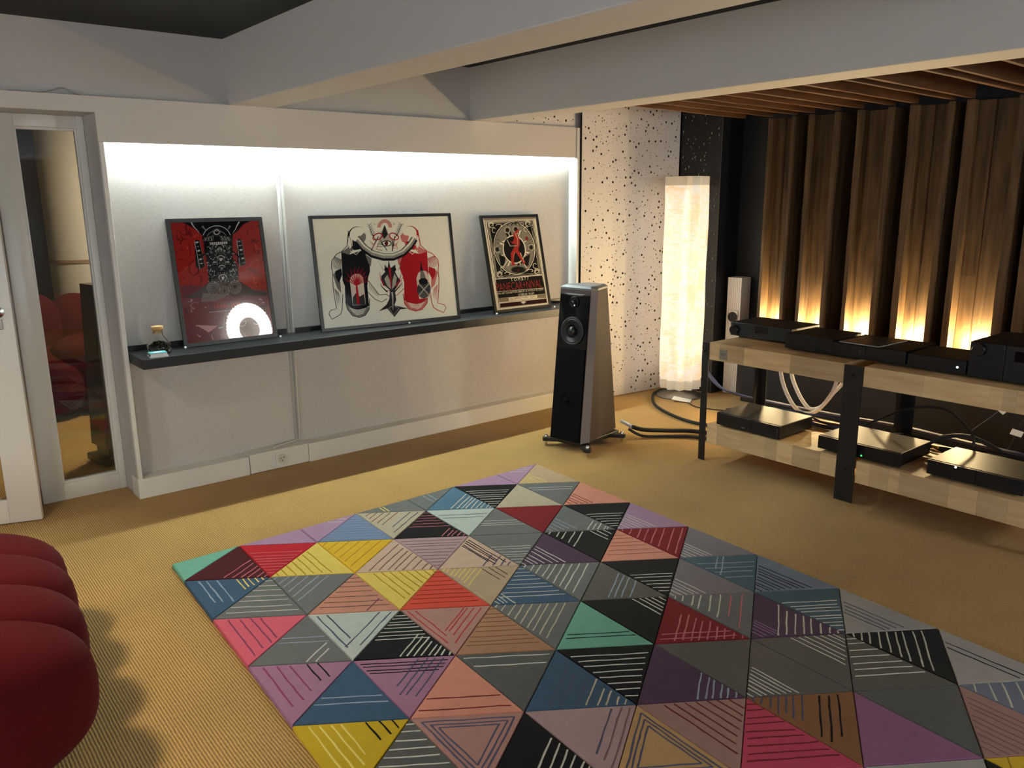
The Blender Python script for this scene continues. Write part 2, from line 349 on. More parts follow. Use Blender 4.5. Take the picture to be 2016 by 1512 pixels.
# ------------------------------------------------------------ lamps
def added_ceiling_lamp(x, y, label, s, r=.16, col=(1, .88, .74), z=CEIL):
    t = thing('added_ceiling_lamp', label, 'lamp', (x, y, z))
    MB().lathe([(r+.02, 0), (r+.02, -.03), (r, -.035), (r, 0)], n=28).build('housing', WHITEG, t, smooth=True)
    MB().lathe([(0, -.03), (r-.002, -.03), (r-.002, -.036), (0, -.04)], n=28).build('diffuser', emat('warm_diffuser_%g' % s, col, s), t)
    return t
added_ceiling_lamp(-1.6, 1.9, 'added unseen round ceiling lamp lighting the next room beyond the glass', DOWN_NEXT, .15, (1, .84, .66))  # unseen lamp added to brighten the next room
def can_lamp(x, y, label, s, r=.1, dp=.12, col=(1, .88, .72)):
    t = thing('added_ceiling_spot', label, 'lamp', (x, y, CEIL))
    MB().lathe([(r+.008, 0), (r+.008, -dp-.02), (r, -dp-.02), (r, -.012), (0, -.012)], n=28, cap=False).build('can_housing', BLACKM, t, smooth=True)
    MB().lathe([(0, -.0125), (r-.002, -.0125), (r-.002, -.02), (0, -.021)], n=28, cap=False).build('diffuser', emat('spot_diffuser', col, s), t)
# pleated ring wall lamps on the walls behind and beside the camera (one mirrors in the red poster, the rest are added fill light)
def ring_lamp(x, y, z, rz, label, m):
    pl = thing('wall_lamp', label, 'lamp', (x, y, z), rz, 'pleated ring wall lamps')
    mb = MB(); NP = 96; vs_ = []; prof = [(.30, .05), (.235, .075), (.165, .05), (.145, 0), (.165, -.05), (.235, -.075), (.30, -.05), (.325, 0)]
    for i in range(NP):
        a = 2*math.pi*i/NP; k = 1+(.02 if i % 2 else -.02)
        for r_, h_ in prof: vs_.append((h_*k, r_*k*math.cos(a), r_*k*math.sin(a)*1.15))
    mb.add(vs_, [(i*8+j, ((i+1) % NP)*8+j, ((i+1) % NP)*8+(j+1) % 8, i*8+(j+1) % 8) for i in range(NP) for j in range(8)])
    mb.build('pleated_shade', m, pl)
    MB().lathe([(0, .075), (.12, .075), (.12, .09), (0, .09)], n=24, axis='x', cap=False).tube([(.08, 0, 0), (.06, 0, .14), (.03, 0, .17)], .008).build('wall_mount', WHITEG, pl)
RM = emat('ring_shade', (.97, 1, .94), RING); RMW = emat('fill_ring_shade', (.85, .98, 1.08), RING*.6)
ring_lamp(RIGHTX-.09, 4.37, 1.70, 0, 'round pleated ring lamp on the right wall nearest the timber wall', RM)
ring_lamp(RIGHTX-.09, -.9, 1.15, 0, 'added unseen pleated ring lamp on the right wall behind the camera', RMW)  # this and the ring lamps below are unseen, added to light upright surfaces
ring_lamp(RIGHTX-.09, 1.15, 1.15, 0, 'added unseen pleated ring lamp in the middle of the right wall', RMW)
ring_lamp(2.3, BACKY+.09, 1.15, R(-90), 'added unseen pleated ring lamp on the back wall, door side', RMW)
ring_lamp(4.8, BACKY+.09, 1.15, R(-90), 'added unseen pleated ring lamp on the back wall, far side', RMW)

can_lamp(1.75, -.5, 'added unseen deep round ceiling spot lamp over the red sofa', 118, .22, .2)  # unseen lamp added for the near carpet; deep can limits its spread
# paper floor lamp in the corner
fl = thing('floor_lamp', 'tall glowing pleated paper floor lamp on a round steel base', 'lamp', (.388, 5.185, 0))
MB().lathe([(0, 0), (.188, 0), (.19, .006), (.18, .014), (.06, .022), (.03, .03), (0.0, .03)], n=40, cap=False).build('base', mat('brushed_steel', (150, 148, 145), .3, metal=.9), fl, smooth=True)
MB().lathe([(0, .03), (.012, .03), (.012, 1.6), (0, 1.6)], n=10, cap=False).build('pole', CHROME, fl, smooth=True)
MB().lathe([(0, .16), (.02, .16), (.02, 1.66), (0, 1.66)], (.0, 0, 0), 14, cap=False).build('light_tube', emat('lamp_tube', (1, .97, .92), LAMP_TUBE), fl, smooth=True)
def shade_mat(top=False):
    m = bpy.data.materials.new('paper_shade' + ('_rim' if top else '')); m.use_nodes = True; nt = m.node_tree; N = nt.nodes; L = nt.links
    N.remove(N['Principled BSDF']); tc = N.new('ShaderNodeTexCoord')
    mp = N.new('ShaderNodeMapping'); mp.inputs['Scale'].default_value = (14, 14, 90); L.new(tc.outputs['Object'], mp.inputs[0])
    n = N.new('ShaderNodeTexNoise'); n.inputs['Scale'].default_value = 1; n.inputs['Detail'].default_value = 5; L.new(mp.outputs[0], n.inputs['Vector'])
    n2 = N.new('ShaderNodeTexNoise'); n2.inputs['Scale'].default_value = 5; n2.inputs['Detail'].default_value = 2
    mp2 = N.new('ShaderNodeMapping'); mp2.inputs['Scale'].default_value = (1.2, 1.2, 1.0); L.new(tc.outputs['Object'], mp2.inputs[0]); L.new(mp2.outputs[0], n2.inputs['Vector'])
    a = N.new('ShaderNodeMath'); a.operation = 'MULTIPLY_ADD'; a.inputs[1].default_value = .8; L.new(n2.outputs['Fac'], a.inputs[0])
    a2 = N.new('ShaderNodeMath'); a2.operation = 'MULTIPLY'; a2.inputs[1].default_value = .6; L.new(n.outputs['Fac'], a2.inputs[0]); L.new(a2.outputs[0], a.inputs[2])
    rp = N.new('ShaderNodeValToRGB'); L.new(a.outputs[0], rp.inputs[0]); el = rp.color_ramp.elements
    el[0].position = .56; el[0].color = (1, .58, .27, 1); el[1].position = .65; el[1].color = (1, .78, .46, 1)
    e3 = el.new(.715); e3.color = (.80, .86, .95, 1); e4 = el.new(.78); e4.color = (1, .80, .48, 1)
    em = N.new('ShaderNodeEmission'); em.inputs[1].default_value = .12 if top else LAMP_SHADE*.27; L.new(rp.outputs[0], em.inputs[0])
    tr = N.new('ShaderNodeBsdfTransparent'); di = N.new('ShaderNodeBsdfTranslucent'); di.inputs[0].default_value = (.75, .72, .66, 1)
    df = N.new('ShaderNodeBsdfDiffuse'); df.inputs[0].default_value = (.7, .6, .45, 1)
    mx0 = N.new('ShaderNodeMixShader'); mx0.inputs[0].default_value = .4; L.new(di.outputs[0], mx0.inputs[1]); L.new(df.outputs[0], mx0.inputs[2])
    mx1 = N.new('ShaderNodeMixShader'); mx1.inputs[0].default_value = .0 if top else .10; L.new(mx0.outputs[0], mx1.inputs[1]); L.new(tr.outputs[0], mx1.inputs[2])
    ads = N.new('ShaderNodeAddShader'); L.new(mx1.outputs[0], ads.inputs[0]); L.new(em.outputs[0], ads.inputs[1])
    L.new(ads.outputs[0], N['Material Output'].inputs[0]); return m
def pleat(mb, z0, z1, nz, r0=.155):
    NF = 120; vs = []
    for j in range(nz+1):
        z = z0+(z1-z0)*j/nz
        for i in range(NF):
            a = 2*math.pi*i/NF
            tri = abs(((a/(2*math.pi)*11) % 1)*2-1)
            r = r0+.020*(tri-.5)*2+.003*math.sin(z*9+a*3)
            vs.append((r*math.cos(a+.25), r*math.sin(a+.25), z))
    return mb.add(vs, [(j*NF+i, j*NF+(i+1) % NF, (j+1)*NF+(i+1) % NF, (j+1)*NF+i) for j in range(nz) for i in range(NF)])
sh = pleat(MB(), .15, 1.69, 10).build('shade', shade_mat(), fl)
pleat(MB(), 1.69, 1.757, 1).build('shade_rim', shade_mat(True), sh); pleat(MB(), .075, .15, 1, .152).build('shade_rim', shade_mat(True), sh)
pt = MB().prism([(.50, 4.95, .0225), (.62, 5.03, .004), (.585, 5.10, .012), (.46, 5.03, .03)], (0, 0, .0012)).build('paper_tag', mat('paper_white', (235, 232, 222), .7))
tag(pt, 'small white paper tag lying against the floor lamp base', 'tag')

# perforated panels with real holes
def perforated(name, x0, y0, x1, y1, z0, z1, mats, nb, ns, seed, th=.012, parent=None):
    rnd = random.Random(seed); Lx = math.hypot(x1-x0, y1-y0); H = z1-z0; holes = []
    def tryadd(r, tries):
        for _ in range(tries):
            a, b = rnd.uniform(r+.012, Lx-r-.012), rnd.uniform(r+.012, H-r-.012)
            if all((a-c)**2+(b-d)**2 > (r+q+.010)**2 for c, d, q in holes): holes.append((a, b, r)); return
    for i in range(nb): tryadd(.0094, 30)
    for i in range(int(nb*1.5)): tryadd(.0057, 30)
    for i in range(ns): tryadd(.0032, 20)
    V = [Vector((0, 0)), Vector((Lx, 0)), Vector((Lx, H)), Vector((0, H))]; F = [[0, 1, 2, 3]]; loops = []
    for a, b, r in holes:
        n = 10 if r > .008 else (8 if r > .005 else 6); s = len(V)
        V += [Vector((a+r*math.cos(2*math.pi*k/n), b+r*math.sin(2*math.pi*k/n))) for k in range(n)]
        loops.append(list(range(s, s+n)))
    E_ = [(0, 1), (1, 2), (2, 3), (3, 0)]+[(l[k], l[(k+1) % len(l)]) for l in loops for k in range(len(l))]
    vo, eo, fo, _, _, _ = geometry.delaunay_2d_cdt(V, E_, [], 1, 1e-6)
    d = Vector(((x1-x0)/Lx, (y1-y0)/Lx, 0)); nrm = Vector((d.y, -d.x, 0))
    P = lambda p, off: Vector((x0, y0, z0))+d*p.x+Vector((0, 0, p.y))-nrm*off
    # drop triangles inside holes
    grid = {}
    for a, b, r in holes: grid.setdefault((int(a/.05), int(b/.05)), []).append((a, b, r))
    keep = []
    for f in fo:
        c = sum((vo[i] for i in f), Vector((0, 0)))/3; gi, gj = int(c.x/.05), int(c.y/.05); ins = False
        for i in (-1, 0, 1):
            for j in (-1, 0, 1):
                for a, b, r in grid.get((gi+i, gj+j), ()):
                    if (c.x-a)**2+(c.y-b)**2 < r*r: ins = True
        if not ins: keep.append(f)
    mb = MB(); mb.add([P(v, 0) for v in vo], keep, 0)
    for l in loops:
        n = len(l); mb.add([P(V[i], 0) for i in l]+[P(V[i], th) for i in l], [(k, (k+1) % n, n+(k+1) % n, n+k) for k in range(n)], 1)
    o = mb.build(name, mats, parent, fix=False)
    MB().prism([P(Vector((0, 0)), th), P(Vector((Lx, 0)), th), P(Vector((Lx, H)), th), P(Vector((0, H)), th)], -nrm*.004).build('backing', mats[2], o)
    e = MB()
    e.prism([P(Vector((Lx, 0)), 0), P(Vector((Lx, H)), 0), P(Vector((Lx, H)), th), P(Vector((Lx, 0)), th)], d*.0015); e.build('panel_edge', mats[3], o)
    return o
PW = mat('perforated_white', (222, 214, 207), .6); PB = mat('perforated_black', (19, 19, 21), .5); HW = mat('hole_side', (120, 100, 82), .8); HB = mat('hole_side_pale', (205, 195, 180), .8)
BACKD = mat('hole_dark', (14, 13, 12), .9); EDG = mat('panel_edge_grey', (95, 90, 86), .5)
pw = perforated('acoustic_panel', .028, 4.385, .12, 5.40, 0.004, CEIL-.004, (PW, HW, BACKD, PW), 185, 560, 3)
tag(pw, 'white acoustic panel drilled with random holes beside the floor lamp', 'wall panel')
pb = perforated('acoustic_panel', .122, 5.415, .515, 5.425, 0.004, CEIL-.004, (PB, HB, BACKD, EDG), 70, 190, 5)
tag(pb, 'black acoustic panel drilled with random holes behind the floor lamp', 'wall panel')
pu_ = perforated('acoustic_panel', -.018, 3.64, -.018, 4.353, 2.1135, CEIL-.004, (PW, HW, BACKD, PW), 18, 50, 9)
tag(pu_, 'white drilled acoustic panel above the header beside the ceiling beam', 'wall panel')
struct(MB().box(.50, .517, 5.432, FRONT, 0, CEIL).box(-.02, .50, 5.445, 5.46, 0, CEIL).build('wall_corner', BLACKW))

# ------------------------------------------------------------ timber channels on the front wall and slats on the ceiling
MODS = [(.908, .930, 1.100, 1.126), (1.237, 1.264, 1.434, 1.465), (1.599, 1.628, 1.810, 1.845), (1.955, 2.000, 2.190, 2.222), (2.298, 2.340, 2.590, 2.640), (2.70, 2.745, 2.95, 2.985), (3.06, 3.10, 3.32, 3.355)]
YF = 5.45
def board(x0, x1, y0, y1, z0, z1, name, m_, parent, grain=True):
    # long timber board with slightly irregular edges
    rnd = random.Random(int(x0*1000+y0*77)); n = 12; vs = []
    for i in range(n+1):
        z = z0+(z1-z0)*i/n; j = lambda: rnd.uniform(-.0022, .0022)
        vs += [(x0+j(), y0+j(), z), (x1+j(), y0+j(), z), (x1+j(), y1, z), (x0+j(), y1, z)]
    fs = [(i*4+k, i*4+(k+1) % 4, (i+1)*4+(k+1) % 4, (i+1)*4+k) for i in range(n) for k in range(4)]+[(3, 2, 1, 0), tuple(n*4+k for k in range(4))]
    return MB().add(vs, fs).build(name, m_, parent)
SLX = []
for i, (a, b_, c, d_) in enumerate(MODS):
    board(a, b_, YF, FRONT-.002, .556, 2.165, 'fin_board', OLDWOOD, wf)
    board(c, d_, YF, FRONT-.002, .556, 2.165, 'fin_board', OLDWOOD, wf)
    mid = b_+(c-b_)*(.38 if i in (0, 3, 4) else .0)
    if mid > b_: board(b_+.002, mid-.002, 5.545, 5.60, .556, 2.165, 'back_board', OLDWOOD, wf)
    board(mid+.002, c-.002, 5.56, 5.60, .556, 2.165, 'back_board', OLDWOOD, wf)
    SLX += [(a+b_)/2, (c+d_)/2]
for x in SLX+[.73, 3.45, 3.62]:
    rnd = random.Random(int(x*999)); n = 10; vs = []; w_ = .013
    for i in range(n+1):
        y = 3.64+(YF+.03-3.64)*i/n if x > .9 else 3.64+(5.40-3.64)*i/n; j = lambda: rnd.uniform(-.0015, .0015); dz = -.02*i/n
        vs += [(x-w_+j(), y, 2.195+dz+j()), (x+w_+j(), y, 2.195+dz+j()), (x+w_+j(), y, 2.33), (x-w_+j(), y, 2.33)]
    fs = [(i*4+k, i*4+(k+1) % 4, (i+1)*4+(k+1) % 4, (i+1)*4+k) for i in range(n) for k in range(4)]+[(3, 2, 1, 0), tuple(n*4+k for k in range(4))]
    MB().add(vs, fs).build('ceiling_slat', SLATWOOD, ceil)
struct(MB().box(.02, RIGHTX, 3.636, FRONT-.002, 2.331, 2.345).build('ceiling_timber', SLATWOOD))
struct(MB().rbox(.83, 3.7, 5.40, FRONT, 0, .555, .004).build('wall_plinth', BLACKW))
# uplights inside the channels
UPC = (1.0, .74, .38)
def uplight(x, y, z, label, k=1.0):
    t = thing('uplight', label, 'lamp', (x, y, .5555), group='uplights in the timber channels')
    MB().lathe([(0, 0), (.034, 0), (.034, .008), (.02, .012), (.034, .03), (.032, .03), (.018, .014), (0, .014)], n=18, cap=False).build('stand', BLACKM, t, smooth=True)
    MB().lathe([(0, .0145), (.014, .016), (.022, .04), (.018, .058), (0, .066)], n=14, cap=False).build('bulb', emat('bulb_glow', (1, .78, .42), 30), t, smooth=True)
    l = bpy.data.lights.new('uplight_glow', 'POINT'); l.energy = UPL*k; l.color = UPC; l.shadow_soft_size = .03
    lo = bpy.data.objects.new('uplight_glow', l); COL.objects.link(lo); lo.parent = t; lo.location = (0, 0, .10)
uplight(1.05, 5.49, .60, 'small uplight on a stand in the channel nearest the white speaker', .75)
uplight(1.39, 5.49, .585, 'small uplight on a stand in the second timber channel from the corner', .9)
uplight(1.712, 5.485, .665, 'small uplight with its bare bulb showing above the rack', .8)
uplight(2.10, 5.49, .56, 'small uplight on a stand in the fourth timber channel from the corner', 1.0)
uplight(2.47, 5.49, .60, 'small uplight on a stand in the channel behind the tall black amplifier', 1.1)

# ------------------------------------------------------------ picture shelf
SZ = .81
sf = thing('wall_shelf', 'long black floating picture shelf on the woven white wall', 'shelf', (0, 1.10, .757))
MB().rbox(-.10, .21, 0, 2.0, 0, SZ-.757, .002).build('shelf_board', BLACKS, sf)
MB().rbox(-.10, .208, 2.004, 3.248, 0, SZ-.757, .002).build('shelf_board', BLACKS, sf)
MB().rbox(-.102, -.088, 0, .918, SZ-.757, SZ-.757+.03, .002).build('back_lip', BLACKS, sf)
MB().rbox(-.088, -.072, .97, 2.0, SZ-.757, SZ-.757+.03, .002).build('back_lip', BLACKS, sf)
MB().rbox(-.078, -.063, 2.0, 3.24, SZ-.757, SZ-.757+.03, .002).build('back_lip', BLACKS, sf)

# ------------------------------------------------------------ framed posters
import numpy as np
def homography(src, dst):
    A = []
    for (x, y), (u, v) in zip(src, dst):
        A.append([x, y, 1, 0, 0, 0, -u*x, -u*y, u]); A.append([0, 0, 0, x, y, 1, -v*x, -v*y, v])
    A = np.array(A, float); s = np.linalg.solve(A[:, :8], A[:, 8]); return np.append(s, 1).reshape(3, 3)
FRAMEB = mat('black_frame', (17, 17, 19), .35)
PGLASS = glassmat('picture_glass', (1, 1, 1), 1.0, 1.5)
ARGLASS = glassmat('matt_picture_glass', (1, 1, 1), 1.0, 1.06)
def ink(rgb): return mat('ink_%d_%d_%d' % rgb, rgb, .8, noise=.05, nscale=(40, 40, 40), spec=.2)
class Art:
    def __init__(s, parent, Hm, W, H): s.p = parent; s.H = Hm; s.W = W; s.Hh = H; s.mb = MB(); s.cols = []; s.z = -.0056
    def pt(s, x, y):
        q = s.H @ np.array([x, y, 1.0]); return (q[0]/q[2]*s.W, q[1]/q[2]*s.Hh)
    def ci(s, c):
        if c not in s.cols: s.cols.append(c)
        return s.cols.index(c)
    def poly(s, pts, c):
        s.z += 8e-6; P = [(*s.pt(*p), s.z) for p in pts]; s.mb.add(P, [tuple(range(len(P)))], s.ci(c))
    def line(s, pts, w, c, w1=None):
        s.z += 8e-6; n = len(pts); Lp = []; Rp = []
        for i, (x, y) in enumerate(pts):
            a, b = pts[max(i-1, 0)], pts[min(i+1, n-1)]; dx, dy = b[0]-a[0], b[1]-a[1]; l = math.hypot(dx, dy) or 1
            ww = (w+((w1 if w1 is not None else w)-w)*i/(n-1))/2
            Lp.append((x-dy/l*ww, y+dx/l*ww)); Rp.append((x+dy/l*ww, y-dx/l*ww))
        P = [(*s.pt(*p), s.z) for p in Lp+Rp]
        s.mb.add(P, [(i, i+1, n+i+1, n+i) for i in range(n-1)], s.ci(c))
    def ell(s, cx, cy, rx, ry, c, a0=0, a1=360, rot=0, n=28):
        cr, sr = math.cos(R(rot)), math.sin(R(rot)); P = []
        for i in range(n+(0 if a1-a0 == 360 else 1)):
            t = R(a0+(a1-a0)*i/n); x, y = rx*math.cos(t), ry*math.sin(t); P.append((cx+x*cr-y*sr, cy+x*sr+y*cr))
        s.poly(P, c)
    def arc(s, cx, cy, rx, ry, w, c, a0=0, a1=360, rot=0, n=26, w1=None):
        cr, sr = math.cos(R(rot)), math.sin(R(rot)); P = []
        for i in range(n+1):
            t = R(a0+(a1-a0)*i/n); x, y = rx*math.cos(t), ry*math.sin(t); P.append((cx+x*cr-y*sr, cy+x*sr+y*cr))
        s.line(P, w, c, w1)
    def done(s, name='artwork'): return s.mb.build(name, [ink(c) for c in s.cols], s.p, fix=False)
    def text(s, body, x, y, hpx, wpx, c, name='lettering', rot=0.0):
        s.z += 8e-6; cx, cy = s.pt(x, y); ax, ay = s.pt(x+wpx/2, y-rot*wpx/2); h = abs(s.pt(x, y-hpx/2)[1]-s.pt(x, y+hpx/2)[1])
        o = text_mesh(body, 1.0, name, ink(c), s.p, Matrix.Identity(4))
        xs = [v.co.x for v in o.data.vertices]; ys = [v.co.y for v in o.data.vertices]
        wx = max(xs)-min(xs); hy = max(ys)-min(ys); mx, my = (max(xs)+min(xs))/2, (max(ys)+min(ys))/2; ww = 2*abs(ax-cx)
        for v in o.data.vertices: v.co = Vector((cx+(v.co.x-mx)/wx*ww, cy+(v.co.y-my)/hy*h, s.z))
        return o
def framed(name, label, bl, br, lean, H, corners, paper, fw_=.021, gls=None):
    a = Vector((bl[0], bl[1], 0)); b = Vector((br[0], br[1], 0)); W = (b-a).length; ex = (b-a).normalized()
    nx = ex.cross(Vector((0, 0, 1))); ey = (Vector((0, 0, math.sqrt(H*H-lean*lean)))-nx*lean).normalized(); ez = ex.cross(ey)
    t = thing(name, label, 'picture'); z = SZ+.0015+max(0, -ez.z*.018)+.018*ez.z
    t.matrix_world = Matrix(((ex.x, ey.x, ez.x, a.x), (ex.y, ey.y, ez.y, a.y), (ex.z, ey.z, ez.z, z), (0, 0, 0, 1)))
    m = MB()
    for q in ([(0, 0), (W, 0), (W-fw_, fw_), (fw_, fw_)], [(W, 0), (W, H), (W-fw_, H-fw_), (W-fw_, fw_)], [(W, H), (0, H), (fw_, H-fw_), (W-fw_, H-fw_)], [(0, H), (0, 0), (fw_, fw_), (fw_, H-fw_)]):
        m.prism([(x, y, -.018) for x, y in q], (0, 0, .018))
    m.build('frame', FRAMEB, t)
    MB().box(fw_-.004, W-fw_+.004, fw_-.004, H-fw_+.004, -.016, -.006).build('print', ink(paper), t)
    MB().add([(fw_-.003, fw_-.003, -.0015), (W-fw_+.003, fw_-.003, -.0015), (W-fw_+.003, H-fw_+.003, -.0015), (fw_-.003, H-fw_+.003, -.0015)], [(0, 1, 2, 3)]).build('glass', gls or PGLASS, t, fix=False)
    return t, Art(t, homography(corners, [(0, 1), (1, 1), (1, 0), (0, 0)]), W, H), W, H

# poster with red machine totem
t, A, W, H = framed('framed_poster', 'framed red and black poster of a machine totem, beside the glass flask', (.016, 1.374), (.010, 1.916), .10, .703, [(122, 160), (1083, 152), (1243, 1335), (318, 1440)], (150, 30, 28))
RD, RD2, RD3, BK, WH, GR, MV, MV2, PKL = (186, 44, 38), (132, 26, 26), (214, 74, 60), (18, 17, 19), (236, 232, 226), (150, 146, 142), (134, 58, 68), (88, 34, 44), (222, 168, 168)
A.poly([(180, 200), (1050, 190), (1197, 1300), (352, 1395)], RD)
rn = random.Random(5)
for i in range(46):
    side = i % 2; x = rn.uniform(215, 450) if side == 0 else rn.uniform(880, 1070); y = rn.uniform(230, 800); x += (y-230)*.12
    k = rn.uniform(18, 60); a = rn.uniform(0, 360)
    A.arc(x, y, k, k*rn.uniform(.5, 1.6), rn.uniform(12, 30), rn.choice((RD2, RD2, RD3, (150, 32, 30))), a, a+rn.uniform(70, 190), w1=2)
A.poly([(300, 198), (990, 190), (900, 225), (850, 290), (790, 330), (500, 335), (440, 280), (380, 240)], BK)
for s_ in (-1, 1):
    A.line([(622+s_*240, 197), (622+s_*215, 240), (632+s_*190, 275), (632+s_*165, 310)], 14, WH, 2); A.line([(632+s_*140, 235), (640+s_*100, 290)], 22, GR, 4)
A.poly([(280, 820), (560, 830), (700, 850), (1140, 870), (1197, 1300), (352, 1395)], MV)
A.poly([(560, 790), (860, 780), (1010, 880), (1140, 905), (1150, 930), (290, 950), (420, 905)], (64, 50, 46))
ax = lambda y: 640+(y-230)*.115
A.poly([(490, 335), (520, 285), (580, 248), (640, 231), (710, 247), (780, 287), (802, 335), (792, 392), (500, 400)], BK)
A.poly([(510, 385), (795, 380), (800, 560), (852, 640), (858, 775), (700, 800), (560, 790), (548, 640), (535, 560), (512, 480)], BK)
for s_, q in ((-1, [(415, 385), (440, 370), (465, 380), (522, 635), (470, 662), (430, 640)]), (1, [(838, 378), (862, 366), (885, 372), (928, 618), (872, 640), (845, 600)])):
    A.poly(q, BK); x0, y0 = q[1]; 
    for k in range(6): A.line([(x0-14+k*9, y0+28+k*42), (x0+14+k*9, y0+24+k*42)], 8 if k % 2 else 16, rn.choice((WH, GR)))
    A.line([q[0], q[4]], 5, WH); A.line([q[2], q[3]], 4, GR); A.line([(ax(470)+s_*100, 470), (x0+20, 560)], 16, BK)
A.arc(637, 297, 26, 24, 9, WH); A.ell(637, 297, 13, 12, BK)
for k in range(14): A.line([(637+32*math.cos(k*.449), 297+30*math.sin(k*.449)), (637+46*math.cos(k*.449), 297+43*math.sin(k*.449))], 3, GR)
for s_ in (-1, 1):
    A.arc(637, 360, 140, 125, 7, WH, 270-75, 270+75); A.arc(637, 360, 100, 75, 8, GR, 270-70, 270+70)
    for k in range(7): A.line([(637+s_*(30+k*15), 330+k*3), (642+s_*(44+k*16), 385)], 5, WH if k % 2 else GR)
A.poly([(566, 398), (745, 392), (742, 416), (572, 424)], WH)
for k in range(8): A.line([(582+k*20, 397), (584+k*20, 422)], 7, BK)
for k in range(150):
    y = rn.uniform(425, 790); hw = 135 if y < 560 else 150; x = rn.uniform(4, hw-8); ln = rn.uniform(8, 32); an = rn.choice((0, 90, 90, 60, 120, 40)); c = rn.choice((WH, WH, GR, GR, (60, 58, 58), BK)); wd = rn.uniform(3, 9)
    for s_ in (-1, 1):
        dx, dy = ln*math.cos(R(an))*s_, ln*math.sin(R(an)); A.line([(ax(y)+s_*x, y), (ax(y)+s_*x+dx*.8, y+dy*.8)], wd, c)
for cy_, r_ in ((450, 42), (560, 36), (650, 30), (745, 34)):
    A.arc(ax(cy_), cy_, r_, r_*.8, 6, WH, 180, 360); A.poly([(ax(cy_)-16, cy_-4), (ax(cy_)+16, cy_-4), (ax(cy_)+8, cy_+26), (ax(cy_)-8, cy_+26)], rn.choice((WH, GR)))
for x, y, r_ in ((605, 850, 62), (820, 845, 62), (715, 880, 48)):
    for q in (1, .75, .45): A.arc(x, y, r_*q, r_*q, 5, (176, 168, 160))
for k in range(52):
    x = rn.uniform(340, 1150); y = rn.uniform(950, 1330); x = min(max(x, 330+(y-950)*.1), 1140+(y-950)*.1); r_ = rn.uniform(14, 60); a = rn.uniform(0, 360)
    A.arc(x, y, r_, r_*rn.uniform(.4, 1), rn.uniform(8, 20), rn.choice((PKL, (150, 92, 98), MV2, MV2, (206, 160, 160))), a, a+rn.uniform(60, 200), w1=2)
for k in range(9): A.line([(690+k*9, 1060), (380+k*95, 1370-k*8)], 4, MV2 if k % 2 else (140, 70, 76))
A.poly([(430, 1215), (650, 1225), (560, 1290)], PKL); A.poly([(500, 900), (770, 915), (620, 985), (480, 985)], (150, 128, 126))
A.line([(590, 1003), (890, 980)], 8, (150, 40, 40)); A.line([(560, 1090), (740, 1075)], 6, PKL)
A.poly([(590, 1008), (900, 985), (905, 1050), (596, 1076)], (100, 26, 32)); A.text('PEARL JAM', 742, 1032, 48, 255, (232, 60, 52), rot=.04)
A.done()

